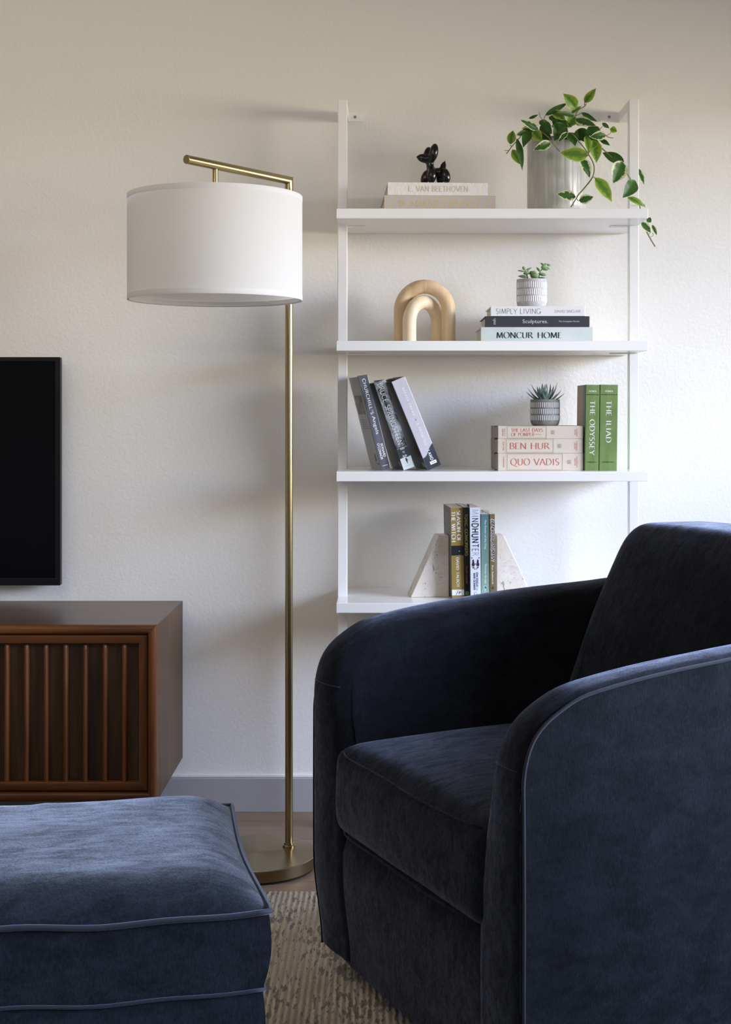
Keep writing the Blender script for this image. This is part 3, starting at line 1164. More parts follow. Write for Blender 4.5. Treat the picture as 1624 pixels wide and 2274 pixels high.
GL = {
    'A': (.74, [[(.0, 0), (.35, 1)], [(.35, 1), (.72, 0)], [(.13, .36), (.59, .36)]]),
    'B': (.58, [[(.08, 0), (.08, 1)], [(.08, 1), (.27, 1)] + A(.27, .765, .21, .235, 90, -90) + [(.08, .53)], [(.08, .53), (.30, .53)] + A(.30, .265, .25, .265, 90, -90) + [(.08, 0)]]),
    'C': (.74, [A(.42, .5, .38, .51, 42, 318, 26)]),
    'D': (.78, [[(.08, 0), (.08, 1)], [(.08, 1), (.28, 1)] + A(.28, .5, .44, .5, 90, -90, 20) + [(.08, 0)]]),
    'E': (.54, [[(.08, 0), (.08, 1)], [(.08, .99), (.48, .99)], [(.08, .53), (.42, .53)], [(.08, .01), (.50, .01)]]),
    'F': (.50, [[(.08, 0), (.08, 1)], [(.08, .99), (.48, .99)], [(.08, .53), (.42, .53)]]),
    'G': (.80, [A(.42, .5, .38, .51, 44, 350, 28) + [(.70, .42)], [(.70, .44), (.70, .04)]]),
    'H': (.76, [[(.08, 0), (.08, 1)], [(.66, 0), (.66, 1)], [(.08, .52), (.66, .52)]]),
    'I': (.30, [[(.14, 0), (.14, 1)]]),
    'J': (.38, [[(.22, 1), (.22, .12)] + A(.10, .12, .12, .18, 0, -90, 6)]),
    'K': (.66, [[(.08, 0), (.08, 1)], [(.08, .45), (.54, 1)], [(.24, .60), (.64, 0)]]),
    'L': (.52, [[(.08, 0), (.08, 1)], [(.08, .01), (.50, .01)]]),
    'M': (.92, [[(.08, 0), (.14, 1)], [(.14, 1), (.45, .08)], [(.45, .08), (.76, 1)], [(.76, 1), (.84, 0)]]),
    'N': (.78, [[(.08, 0), (.08, 1)], [(.08, 1), (.68, .0)], [(.68, 0), (.68, 1)]]),
    'O': (.86, [A(.43, .5, .39, .51, 90, 450, 32)]),
    'P': (.56, [[(.08, 0), (.08, 1)], [(.08, 1), (.27, 1)] + A(.27, .74, .24, .26, 90, -90) + [(.08, .48)]]),
    'Q': (.88, [A(.43, .5, .39, .51, 90, 450, 32), [(.42, .02), (.62, -.14), (.92, -.24)]]),
    'R': (.64, [[(.08, 0), (.08, 1)], [(.08, 1), (.27, 1)] + A(.27, .755, .23, .245, 90, -90) + [(.08, .51)], [(.30, .51), (.64, 0)]]),
    'S': (.52, [A(.26, .755, .19, .255, 40, 262, 14)[:-1] + A(.26, .25, .21, .26, 82, -140, 14)]),
    'T': (.66, [[(.33, 0), (.33, 1)], [(.02, .985), (.64, .985)]]),
    'U': (.74, [[(.08, 1), (.08, .32)] + A(.36, .32, .28, .33, 180, 360, 16) + [(.64, 1)]]),
    'V': (.72, [[(.0, 1), (.37, 0)], [(.37, 0), (.72, 1)]]),
    'W': (1.04, [[(.0, 1), (.30, 0)], [(.30, 0), (.52, 1)], [(.52, 1), (.78, 0)], [(.78, 0), (1.04, 1)]]),
    'X': (.68, [[(.04, 1), (.64, 0)], [(.62, 1), (.06, 0)]]),
    'Y': (.66, [[(.0, 1), (.33, .48)], [(.66, 1), (.33, .48)], [(.33, .48), (.33, 0)]]),
    'Z': (.60, [[(.06, .985), (.56, .985)], [(.56, .985), (.04, .015)], [(.04, .015), (.58, .015)]]),
    '.': (.24, [[(.10, .0), (.10, .09)]]),
    "'": (.20, [[(.09, 1.0), (.09, .74)]]),
    '|': (.30, [[(.14, .05), (.14, .95)]]),
    '-': (.40, [[(.06, .4), (.34, .4)]]),
    ' ': (.36, []),
}

class Lettering:
    """collects flat glyph outlines in the spine's own (along, up) frame"""
    def __init__(self):
        self.v, self.f = [], []

    def quad(self, pts, sub=0):
        b = len(self.v)
        self.v += [tuple(p) for p in pts]
        self.f.append(tuple(range(b, b + len(pts))))

    def rect(self, a0, a1, b0, b1):
        self.quad([(a0, b0), (a1, b0), (a1, b1), (a0, b1)])

    def frame(self, a0, a1, b0, b1, w):
        self.rect(a0, a1, b0, b0 + w); self.rect(a0, a1, b1 - w, b1)
        self.rect(a0, a0 + w, b0 + w, b1 - w); self.rect(a1 - w, a1, b0 + w, b1 - w)

    def line(self, pts, w):
        self._ribbon(pts, lambda dx, dy: w)

    def disc(self, a, b, r, n=14, ry=None):
        self.quad([(a + r * math.cos(2 * math.pi * k / n), b + (ry or r) * math.sin(2 * math.pi * k / n)) for k in range(n)])

    def poly(self, pts):
        self.quad(pts)

    def _ribbon(self, pts, wf):
        n = len(pts)
        if n < 2:
            return
        L_, R_ = [], []
        for i in range(n):
            dx = pts[min(i + 1, n - 1)][0] - pts[max(i - 1, 0)][0]
            dy = pts[min(i + 1, n - 1)][1] - pts[max(i - 1, 0)][1]
            m = math.hypot(dx, dy) or 1
            dx, dy = dx / m, dy / m
            w = wf(dx, dy) / 2
            L_.append((pts[i][0] - dy * w, pts[i][1] + dx * w))
            R_.append((pts[i][0] + dy * w, pts[i][1] - dx * w))
        for i in range(n - 1):
            self.quad([L_[i], R_[i], R_[i + 1], L_[i + 1]])

    def text(self, s, a, b, h, width=None, rot=0, style='serif', thick=.15, thin=.05, serif=.10, track=.10, slant=0.0, align='c', weights=None):
        """centre (a, b), cap height h, overall width (optional), turned by rot degrees"""
        tmp = Lettering()
        if style == 'plain':
            vs, fs, wd, ht = font_mesh(s)
            sx = (width / wd) if width else h / ht
            sy = h / ht
            tmp.v = [((x - wd / 2) * sx, (y - ht / 2) * sy) for x, y in vs]
            tmp.f = fs
        else:
            x = 0.0
            for ci, ch in enumerate(s):
                adv, strokes = GL[ch]
                tk, tn = thick, thin
                if weights:
                    tk = tn = weights[ci]
                def wf(dx, dy, tk=tk, tn=tn):
                    if style == 'sans':
                        return tk
                    th = math.atan2(dy, dx)
                    return tn + (tk - tn) * abs(math.sin(th - math.radians(14))) ** 1.6
                for st in strokes:
                    tmp._ribbon([(x + p[0], p[1]) for p in st], wf)
                    if style == 'serif' and serif > 0:
                        closed = st[0] == st[-1] or math.hypot(st[0][0] - st[-1][0], st[0][1] - st[-1][1]) < .02
                        if closed or ch in ".'|-":
                            continue
                        for e, q in ((st[0], st[1]), (st[-1], st[-2])):
                            if abs(e[1] - q[1]) > .6 * abs(e[0] - q[0]) and (e[1] < .03 or e[1] > .95) and len(st) < 12:
                                if ch in 'MN' and e[1] < .1 and abs(e[0] - .45) < .1 and ch == 'M':
                                    continue
                                if ch == 'A' and e[1] > .9 or ch == 'V' and e[1] < .1 or ch == 'W' and e[1] < .1:
                                    continue
                                yb = 0 if e[1] < .5 else 1
                                y0, y1 = (0, .035) if yb == 0 else (.965, 1.0)
                                tmp.quad([(x + e[0] - serif - .03, y0), (x + e[0] + serif + .03, y0), (x + e[0] + serif + .03, y1), (x + e[0] - serif - .03, y1)])
                x += adv + track
            x -= track
            sy = h
            sx = width / x if width else h
            tmp.v = [((p - x / 2 + slant * (q - .5)) * sx, (q - .5) * sy) for p, q in tmp.v]
        c, s_ = math.cos(math.radians(rot)), math.sin(math.radians(rot))
        o = len(self.v)
        self.v += [(a + p * c - q * s_, b + p * s_ + q * c) for p, q in tmp.v]
        self.f += [tuple(o + i for i in f) for f in tmp.f]
        return self

_fm = {}
def font_mesh(s):
    if s in _fm:
        return _fm[s]
    cu = bpy.data.curves.new('t', 'FONT')
    cu.body = s
    cu.resolution_u = 3
    o = bpy.data.objects.new('t', cu)
    col.objects.link(o)
    dg = bpy.context.evaluated_depsgraph_get()
    me = bpy.data.meshes.new_from_object(o.evaluated_get(dg))
    xs = [v.co.x for v in me.vertices]; ys = [v.co.y for v in me.vertices]
    x0, x1, y0, y1 = min(xs), max(xs), min(ys), max(ys)
    r = ([(v.co.x - x0, v.co.y - y0) for v in me.vertices], [tuple(p.vertices) for p in me.polygons], x1 - x0, y1 - y0)
    bpy.data.objects.remove(o)
    bpy.data.curves.remove(cu)
    bpy.data.meshes.remove(me)
    _fm[s] = r
    return r

# ---------------------------------------------------------------- books
class Book:
    """thickness T, spine height H, depth D; text frame: a along the title, b across the spine"""
    def __init__(self, name, label, cat, T, H, D, cover, spine=None, lying=True, hard=True, loc=(0, 0, 0), rot=(0, 0, 0), group=None, pages=None, left=None):
        self.T, self.H, self.D, self.lying = T, H, D, lying
        self.root = thing(name, label, cat, loc, rot, group)
        pages = pages or M_PAPER
        bt = .0026 if hard else .0007
        ov = .0035 if hard else .0
        spine = spine or cover
        def part(nm, boxes, mat, bev):
            bm = B()
            for (a0, a1, y0, y1, b0, b1) in boxes:
                vs = box(bm, a0, a1, y0, y1, b0, b1)
                for v in vs:
                    v.co = self.map(v.co.x, v.co.y, v.co.z)
            return obj(nm, bm, mat, self.root, bevel=bev)
        self.spine = part('spine', [(0, H, 0, bt, 0, T)], spine, min(.0012, bt * .45))
        part('front_cover', [(0, H, bt, D, T - bt, T)], cover, bt * .3)
        part('back_cover', [(0, H, bt, D, 0, bt)], left or cover, bt * .3)
        self.pages = part('page_block', [(ov, H - ov, bt + .0002, D - ov, bt + .0001, T - bt - .0001)], pages, 0)

    def map(self, a, y, b):
        return Vector((a, y, b)) if self.lying else Vector((b, y, self.H - a))

    def print(self, L_, mat, name='lettering', off=.0003, side=None, label=None):
        bm = B()
        vs = []
        for p in L_.v:
            if side is None:
                vs.append(bm.verts.new(self.map(p[0], -off, p[1])))
            else:   # on the left cover of a standing book: (depth from the spine, height from the top)
                vs.append(bm.verts.new(Vector((-off, p[0], self.H - p[1]))))
        for f in L_.f:
            try:
                bm.faces.new([vs[i] for i in f])
            except ValueError:
                pass
        o = obj(name, bm, mat, self.root)
        if label:
            o['label'] = label
        return o

def X(px, d):
    return (px - PX) * d / F
def Z(py, d):
    return HC - (py - PY) * d / F
def lin(r, g, b):
    f = lambda c: ((c / 255.0) / 12.92 if c / 255.0 <= .04045 else ((c / 255.0 + .055) / 1.055) ** 2.4)
    return (f(r), f(g), f(b))

def ink(name, r, g, b, rough=.5, metal=0.0):
    return plain(name, lin(r, g, b), rough, metal=metal)

INK_DARK = ink('ink_dark', 40, 46, 50)
INK_WHITE = ink('ink_white', 238, 240, 242)
INK_GREY = ink('ink_grey', 150, 155, 160)
INK_RED = ink('ink_red', 196, 92, 84)
INK_GOLD = ink('ink_gold', 186, 170, 128, .4, .35)
INK_BLACK = ink('ink_black', 16, 18, 24)
Y_ = lambda d: d - DW

# --- top shelf: two cloth-bound books
z = S_TOPS[0]
d = 3.462
m_white_cloth = mottled('white_cloth', lin(228, 226, 222), lin(240, 239, 236), 300, .8, .2, (1, 1, .3))
m_stripe, nt, b = new_mat('striped_cloth')
wv = nd(nt, 'ShaderNodeTexWave', wave_type='BANDS', bands_direction='DIAGONAL')
wv.inputs['Scale'].default_value = 17
wv.inputs['Distortion'].default_value = 2.2
wv.inputs['Detail Scale'].default_value = 2.0
nt.links.new(texco(nt, (1.7, 1.0, -.8)), wv.inputs['Vector'])
n_ = noise_t(nt, texco(nt), 900, 2)
c_ = mixc(nt, ramp(nt, wv.outputs['Fac'], [(.38, (0, 0, 0)), (.55, (1, 1, 1))]), lin(196, 192, 196), lin(206, 192, 164))
c_ = mixc(nt, math_n(nt, 'MULTIPLY', n_, .45), c_, lin(180, 175, 170))
nt.links.new(c_, b.inputs['Base Color'])
setp(b, rough=.85, spec=.15)
yw = math.radians(2.6)
bk = Book('book', 'thick striped beige and lilac cloth book under the white one on the top shelf', 'book', .0410, .284, .205, m_stripe, loc=(X(853, d), Y_(d), z), rot=(0, 0, yw))
m_emb = ink('embossed_gold', 214, 199, 158, .4, .2)
L1 = Lettering().text('W. AMADEUS MOZART', .139, .0199, .0143, .205, thick=.13, thin=.05, serif=.08, track=.16)
bk.print(L1, m_emb)
m_emb2 = ink('embossed_shadow', 168, 160, 142)
L2 = Lettering(); L2.v = [(a + .0007, b_ - .0006) for a, b_ in L1.v]; L2.f = L1.f  # shadow of the raised letters, painted as a shifted darker copy
bk.print(L2, m_emb2, 'painted_letter_shadow', off=.00015)
bk = Book('book', 'white cloth book on the top shelf carrying the black dog figurine', 'book', .0332, .2545, .19, m_white_cloth, loc=(X(861, d) , Y_(d) + .002, z + .0412), rot=(0, 0, yw))
L1 = Lettering().text('L. VAN BEETHOVEN', .128, .0172, .0135, .151, thick=.13, thin=.05, serif=.08, track=.14)
bk.print(L1, ink('embossed_pale_gold', 208, 200, 168, .4, .15))
L2 = Lettering(); L2.v = [(a + .0006, b_ - .0005) for a, b_ in L1.v]; L2.f = L1.f  # painted letter shadow again: same outlines, darker and shifted
bk.print(L2, ink('embossed_shade', 196, 192, 182), 'painted_letter_shadow', off=.00015)

# --- small black dog figurine, one smooth continuous body
dz = z + .0412 + .0332
dd = 3.485
dog = thing('dog_figurine', 'small glossy black dog figurine with upright ears on the white book', 'figurine', (X(965, dd), Y_(dd), dz))
mb = bpy.data.metaballs.new('dog_mb')
mb.resolution = .0016
mb.render_resolution = .0016
mb.threshold = .55
def mball(px, py, dy, rx, rz, ang, ry=None):
    el = mb.elements.new(type='ELLIPSOID')
    el.co = (X(px, dd) - dog.location.x, dy, Z(py, dd) - dz)
    s = 1.0 / 871 
    el.size_x, el.size_y, el.size_z = rx * s, (ry or rx) * s, rz * s
    el.radius = 1.95
    el.rotation = Matrix.Rotation(math.radians(ang), 3, 'Y').to_quaternion()
    el.stiffness = 2.2
def C4(x, y):
    return 840 + x / 5.8, 300 + y / 5.8
for (x, y, dy, w, h, ang) in (
    (590, 300, .0, 50, 78, -78),            # muzzle / head
    (497, 272, .0, 12, 14, 0),              # nose
    (716, 232, -.009, 52, 104, 10), (636, 240, .009, 46, 88, 14),   # ears
    (670, 395, .0, 44, 62, 0),              # neck
    (770, 470, .0, 42, 78, 90),             # trunk
    (690, 530, -.010, 54, 92, 5), (610, 540, .010, 50, 90, 18),     # fore legs
    (868, 535, -.010, 54, 90, -12), (800, 540, .010, 46, 84, -2),    # hind legs
    (838, 408, .0, 34, 56, 14), (864, 338, .0, 11, 24, 10)):          # tail
    px, py = C4(x, y)
    mball(px, py, dy, w / 5.8 * .95, h / 5.8 * .95, ang)
mo = bpy.data.objects.new('dog_mb', mb)
col.objects.link(mo)
dg = bpy.context.evaluated_depsgraph_get()
dme = bpy.data.meshes.new_from_object(mo.evaluated_get(dg))
bpy.data.objects.remove(mo)
zmin = min((v.co.z for v in dme.vertices), default=0)
for v in dme.vertices:
    v.co.z = max(v.co.z, .0002)
for p in dme.polygons:
    p.use_smooth = True
M_GLOSS_BLACK = plain('glossy_black', (.006, .006, .006), .22, spec=.5)
dme.materials.append(M_GLOSS_BLACK)
dme.name = 'body'
link(bpy.data.objects.new('body', dme), dog)

# --- second shelf: three large books
z = S_TOPS[1]
d = 3.462
s = d / F
def lie(px0, px1, z0, th, depth, cover, label, group=None, dyaw=0.0, dd_=0.0, pages=None, spine=None):
    return Book('book', label, 'book', th, (px1 - px0) * d / F, depth, cover, spine=spine, loc=(X(px0, d), Y_(d) + dd_, z0), rot=(0, 0, dyaw), group=group, pages=pages)
m_mint = mottled('pale_mint_jacket', lin(200, 212, 210), lin(214, 223, 224), 8, .45)
m_char = plain('charcoal_jacket', lin(52, 56, 62), .5)
m_wj = plain('white_jacket', lin(242, 242, 247), .4)
t1, t2, t3 = .0375, .0272, .0254
bk = lie(1068, 1318, z, t1, .20, m_mint, 'pale mint hardback at the bottom of the stack under the small round-leaved succulent')
W1 = 250 * s
L1 = Lettering().text('MONCUR', (559 - 152) / 1354 * W1, .0168, .0146, (778 - 345) / 1354 * W1, thick=.17, thin=.03, serif=.05, track=.10)
L1.text('HOME', (982 - 152) / 1354 * W1, .0168, .0146, (1128 - 838) / 1354 * W1, thick=.17, thin=.03, serif=.05, track=.10)
bk.print(L1, INK_DARK)
L1 = Lettering().text('at 100', (1242 - 152) / 1354 * W1, .0162, .0075, .0275, style='plain')
L1.v = [(a + (b_ - .0162) * .25, b_) for a, b_ in L1.v]
bk.print(L1, INK_WHITE, 'subtitle_lettering')
bk = lie(1077.5, 1310, z + t1 + .0002, t2, .185, m_char, 'charcoal hardback in the middle of the stack under the small round-leaved succulent')
W1 = 232.5 * s; r_ = 1259
L1 = Lettering().text('Sculptures.', (808 - 203) / r_ * W1, t2 / 2 - .0008, .0125, (960 - 655) / r_ * W1, style='plain')
L1.text('mh', (314 - 203) / r_ * W1, t2 / 2, .0078, .0142, rot=90, style='plain')
L1.text('The Complete Works', (1213 - 203) / r_ * W1, t2 / 2, .0052, (1338 - 1088) / r_ * W1, style='plain')
bk.print(L1, ink('ink_light_grey', 214, 216, 220))
bk = lie(1090, 1300, z + t1 + t2 + .0004, t3, .175, m_wj, 'white hardback on top of the stack, carrying the small round-leaved succulent')
W1 = 210 * s; r_ = 1138
L1 = Lettering().text('SIMPLY LIVING', (604 - 270) / r_ * W1, t3 / 2 - .0003, .0126, (873 - 335) / r_ * W1, style='sans', thick=.065, track=.10)
bk.print(L1, ink('ink_charcoal', 70, 72, 76))
L1 = Lettering().text('DAVID SINCLAIR', (1197 - 270) / r_ * W1, t3 / 2 - .0005, .0062, (1353 - 1040) / r_ * W1, style='sans', thick=.075, track=.04)
bk.print(L1, ink('ink_mid_grey', 120, 122, 128), 'author_lettering')
top2 = z + t1 + t2 + t3 + .0006

# --- third shelf: three cream hardbacks under the spiky succulent
z = S_TOPS[2]
d = 3.47
s = d / F
m_cream = mottled('cream_cloth', lin(207, 197, 184), lin(212, 203, 191), 350, .8, .2)
m_cream_end = m_cream
M_OLDPAPER = mottled('old_pages', lin(168, 156, 144), lin(190, 178, 165), 400, .9, .1)
u1, u2, u3 = .0436, .0368, .0322
rr = 1296.8 - 1106.2
cream = []
for (nm, zz, th, title, ta, tb, th_, tw, frame_a, orn, lab, sm1, sm2) in (
        ('quo', z, u1, ['QUO VADIS'], (465 - 113), None, .0165, (695 - 232), (203 - 113, 728 - 113), 787 - 113,
         'cream hardback with red title, bottom of the three on the third shelf', ('SIENKIEWICZ',), ('NELSON', 'DOUBLEDAY')),
        ('ben', z + u1 + .0002, u2, ['BEN HUR'], (417 - 113), None, .0155, (605 - 228), (198 - 113, 642 - 113), 697 - 113,
         'cream hardback with large red title, middle of the three on the third shelf', ('WALLACE',), ('NELSON', 'DOUBLEDAY')),
        ('pomp', z + u1 + u2 + .0004, u3, ['THE LAST DAYS', 'OF POMPEII'], (390 - 113), None, .0088, (542 - 238), (205 - 113, 575 - 113), 632 - 113,
         'cream hardback with two-line red title, carrying the spiky succulent', ('BULWER', 'LYTTON'), ('NELSON', 'DOUBLEDAY'))):
    W1 = rr * s
    k = W1 / 815.0
    off = 0 if nm != 'ben' else -.0006
    bk = Book('book', lab, 'book', th, W1, .155, m_cream, loc=(X(1106.2, d) + off, Y_(d), zz), rot=(0, 0, .03), pages=M_OLDPAPER)
    L1 = Lettering()
    if len(title) == 1:
        L1.text(title[0], ta * k, th / 2, th_, tw * k, thick=.12, thin=.04, serif=.05, track=.10)
    else:
        L1.text(title[0], ta * k, th / 2 + .0055, th_, tw * k, thick=.13, thin=.05, serif=.04, track=.08)
        L1.text(title[1], (350 - 113) * k, th / 2 - .0055, th_ * .95, (455 - 235) * k, thick=.13, thin=.05, serif=.04, track=.08)
    for q, t_ in enumerate(sm1):
        L1.text(t_, (55 + (q - (len(sm1) - 1) / 2) * 17) * k, th / 2, .0032 if len(sm1) == 1 else .0028, th * (.62 if len(t_) > 6 else .55), rot=90, style='sans', thick=.14, track=.08)
    for q, t_ in enumerate(sm2):
        L1.text(t_, (745 + (q - .5) * 17) * k, th / 2, .0028, th * (.42 if q == 0 else .62), rot=90, style='sans', thick=.14, track=.08)
    bk.print(L1, INK_RED)
    L2 = Lettering()
    a0, a1 = frame_a[0] * k, frame_a[1] * k
    L2.frame(a0, a1, .0022, th - .0022, .0006)
    L2.frame(a0 - .0028, a1 + .0006, .0006, th - .0006, .0004)
    oc, ob = orn * k, th / 2
    for q in range(3):   # small scrolled ornament
        r0 = .0012 + .0014 * q
        L2.line([(oc + r0 * math.cos(math.radians(t)) * 1.0, ob + r0 * 1.1 * math.sin(math.radians(t))) for t in range(-130, 140, 15)], .0005)
        L2.line([(oc + .004 - q * .0032, ob + .0055), (oc - .002 - q * .0010, ob + .001 * q), (oc + .004 - q * .0032, ob - .0055)], .0005)
    L2.line([(oc + .0052, ob - .0058), (oc + .0060, ob), (oc + .0052, ob + .0058)], .0006)
    if nm == 'pomp':
        L2.line([((465 - 113 + t) * k, th / 2 - .0055 + .0016 * math.sin(t * .35)) for t in range(0, 66, 3)], .0006)
    bk.print(L2, INK_GOLD, 'gilt_frame')
    # worn head and tail bands curling at the left end of the spine
    bm = B()
    for bz in (th - .0008, .0012):
        tube(bm, [(-.0002, .004, bz), (-.0050, .006, bz + .0004), (-.0070, .008, bz - .0006), (-.0060, .010, bz - .0022)], .0009, 6)
    obj('headband', bm, INK_DARK, bk.root, smooth=True)
    bm = B(); box(bm, -.0012, .0002, .003, .152, .0006, th - .0006)
    obj('jacket_edge', bm, M_OLDPAPER, bk.root)
top3 = z + u1 + u2 + u3 + .0006

# green pair
m_green = mottled('green_cloth', lin(104, 130, 74), lin(120, 145, 88), 30, .6, .3, (1, 1, .4))
m_beige = plain('beige_board', lin(178, 160, 140), .7)
m_sage = plain('sage_board', lin(120, 132, 118), .7)
d = 3.47
for (x0, x1, yt, title, pub, lab, th) in (
        (1299.2, 1329.6, 852.8, 'THE ODYSSEY', 'DOUBLEDAY', 'narrower green hardback standing against the three cream books', 0),
        (1331.0, 1370.6, 852.6, 'THE ILIAD', 'DOUBLEDAY', 'wider green hardback at the outer end of the third shelf row', 1)):
    T = (x1 - x0) * d / F
    H = (1043.6 - yt) * d / F
    bk = Book('book', lab, 'book', T, H, .155, m_green, lying=False, loc=(X(x0, d), Y_(d), z), rot=(0, math.radians(.75), 0), left=m_beige if th == 0 else m_green)
    L1 = Lettering()
    if th == 0:
        L1.text(title, H * (550 - 142) / 815, T * .50, .0125, H * (805 - 292) / 815, thick=.15, thin=.05, serif=.07, track=.14)
    else:
        L1.text(title, H * (492 - 142) / 815, T * .50, .0130, H * (692 - 295) / 815, thick=.15, thin=.05, serif=.07, track=.14)
    L1.text('HOMER', H * (204 - 142) / 815, T / 2, .0042, .0190, rot=90, thick=.18, thin=.10, serif=.04, track=.12)
    bk.print(L1, INK_WHITE)
    L2 = Lettering()
    for q in range(7):
        L2.poly([(H * .114 + .0010 * math.cos(t) , T * (.09 + .135 * q) + .0016 * math.sin(t) + .001) for t in [kk * math.pi / 4 for kk in range(8)]])
    L2.rect(H * .112 + .0008, H * .112 + .0014, T * .04, T * .96)
    L2.text(pub, H * (876 - 142) / 815, T / 2, .0021, T * .66, rot=90, style='sans', thick=.22, track=.16)
    bk.print(L2, ink('ink_dark_green', 28, 52, 22), 'ornament_band')
    if th == 0:
        bm = B(); box(bm, -.0006, 0, .001, .038, .0, H - .0004)
        obj('quarter_cloth', bm, m_sage, bk.root)

# three leaning biographies
def photo_mat(name, c0, c1, scale, lo, hi, stretch=(1, 1, 1), rough=.3):
    return mottled(name, c0, c1, scale, rough, .5, stretch, lo, hi)

m_ch_sp = photo_mat('slate_photo_spine', lin(52, 54, 62), lin(112, 114, 128), 16, .35, .65, (1, 1, .5))
m_ch_cv = mottled('grey_jacket', lin(150, 151, 150), lin(168, 169, 168), 6, .35)
m_br_sp = photo_mat('monochrome_photo_spine', lin(34, 38, 44), lin(186, 194, 202), 55, .40, .66, (1, 1, .45))
m_black = plain('black_jacket', lin(20, 20, 24), .35)
m_ob = mottled('silver_grey_jacket', lin(188, 186, 200), lin(198, 197, 208), 8, .35)
yw = math.radians(11.5)
def lean(name, lab, tlx, tly, blx, bly, T, H, D, cover, spine, ang, d=3.47, left=None, hard=True):
    px = X(blx, d)
    return Book(name, lab, 'book', T, H, D, cover, spine=spine, lying=False, hard=hard, loc=(px, Y_(d), z + .0002), rot=(0, -math.radians(ang), yw), left=left)
bk = lean('book', 'grey-jacketed hardback leaning against the white upright, with a slate spine', 794, 835, 847, 1042.6, .0255, .2445, .135, m_ch_cv, m_ch_sp, 14.2)
T, H = .0255, .2445
L1 = Lettering().text("CHURCHILL'S", H * .222, T * .50, .0078, H * .375, thick=.15, thin=.11, serif=.07, track=.20)
L1.text('Angels', H * .528, T * .50, .0110, H * .195, style='plain')
L1.text('BERNARD', H * .800, T * .68, .0056, H * .142, style='sans', thick=.17, track=.14)
L1.text("O'CONNOR", H * .805, T * .34, .0056, H * .170, style='sans', thick=.17, track=.14)
L1.text('AMBERLEY', H * .958, T * .50, .0016, .0145, rot=90, style='sans', thick=.2, track=.2)
bk.print(L1, INK_WHITE)
# pictures, blurb and barcode on its outer cover
def cover_print(bk, items):
    for nm, mat, fn in items:
        L_ = Lettering(); fn(L_)
        bk.print(L_, mat, nm, side=1)
m_sepia = photo_mat('sepia_photograph', lin(38, 32, 26), lin(158, 142, 118), 70, .42, .62, (1, 1, .6), .4)
def strips(L_):
    for q in range(3):
        L_.rect(.018 + q * .034, .018 + q * .034 + .0325, .048, .098)
def blurb(L_):
    for q, (a, c) in enumerate(((.03, .105), (.022, .108), (.040, .092), (.02, .108), (.016, .11))):
        x_ = a
        while x_ < c:
            w_ = .004 + .004 * abs(math.sin(x_ * 991 + q))
            L_.rect(x_, min(x_ + w_, c), .112 + q * .0056, .1138 + q * .0056)
            x_ += w_ + .0018
def barcode(L_):
    for q in range(12):
        L_.rect(.022 + q * .0018, .022 + q * .0018 + .0009, .202, .222)
    L_.rect(.018, .050, .226, .2265)
cover_print(bk, (('cover_photograph', m_sepia, strips), ('blurb_print', ink('ink_blurb', 112, 112, 114), blurb), ('barcode_print', INK_DARK, barcode)))
bk.print((lambda q: (q.rect(.004, .020, .2255, .2300), q)[1])(Lettering()), INK_DARK, 'price_box', side=1)

T, H = .0300, .2340
bk = lean('book', 'black hardback with a black-and-white photographed spine, middle of the three leaning books', 830, 850, 896.7, 1043.2, T, H, .135, m_black, m_br_sp, 19.2)
L1 = Lettering().text('BRUCE SPRINGSTEEN', H * .372, T * .47, .0125, H * .70, style='sans', thick=.10, track=.13)
for q, t in enumerate(('BORN', 'TO', 'RUN')):
    L1.text(t, H * (.770 + .042 * q), T * .50, .0050, .0105 if q != 1 else .0055, rot=90, style='sans', thick=.15, track=.12)
bk.print(L1, ink('ink_pale', 226, 230, 234), off=.0007)
L1 = Lettering().rect(H * .745, H * .872, .0004, T - .0004)
L1 = Lettering(); L1.rect(H * .745, H * .875, .0004, T - .0004)
bk.print(L1, ink('slate_band', 52, 56, 64, .3), 'spine_band', off=.0002)
L1 = Lettering(); L1.poly([(H * .872, .0004), (H * .9998, .0004), (H * .9998, T - .0004), (H * .868, T - .0004), (H * .876, T * .7), (H * .866, T * .4)])
bk.print(L1, ink('pale_band', 198, 208, 212, .3), 'spine_band', off=.0004)
L1 = Lettering()
a_, b_ = H * .918, T * .52
L1.poly([(a_ - .009, b_ - .001), (a_ - .009, b_ + .0014), (a_ - .004, b_ + .003), (a_ + .001, b_ + .0015), (a_ + .008, b_ + .0002), (a_ + .001, b_ - .001), (a_ - .004, b_ - .0022)])
L1.line([(a_ - .005, b_ + .002), (a_ - .001, b_ + .0055)], .0007)
L1.line([(a_ + .011, b_ - .006), (a_ + .011, b_ + .006)], .0004)
bk.print(L1, INK_BLACK, 'publisher_mark', off=.0006)
L1 = Lettering(); L1.rect(H * .76, H * .765, .0006, T - .0006); L1.rect(H * .70, H * .7025, .002, T - .002); L1.rect(H * .655, H * .657, .004, T - .001)
for q in range(4):
    L1.rect(H * .655, H * .765, T * (.15 + .22 * q), T * (.15 + .22 * q) + .0005)
L1.rect(H * .15, H * .152, .0006, T * .6); L1.rect(H * .24, H * .242, .001, T * .5)
bk.print(L1, ink('photo_lines', 150, 158, 166), 'photo_detail', off=.0004)
L1 = Lettering(); L1.rect(.008, .032, H * .905, H * .955)
bk.print(L1, INK_GREY, 'barcode_panel', side=1)

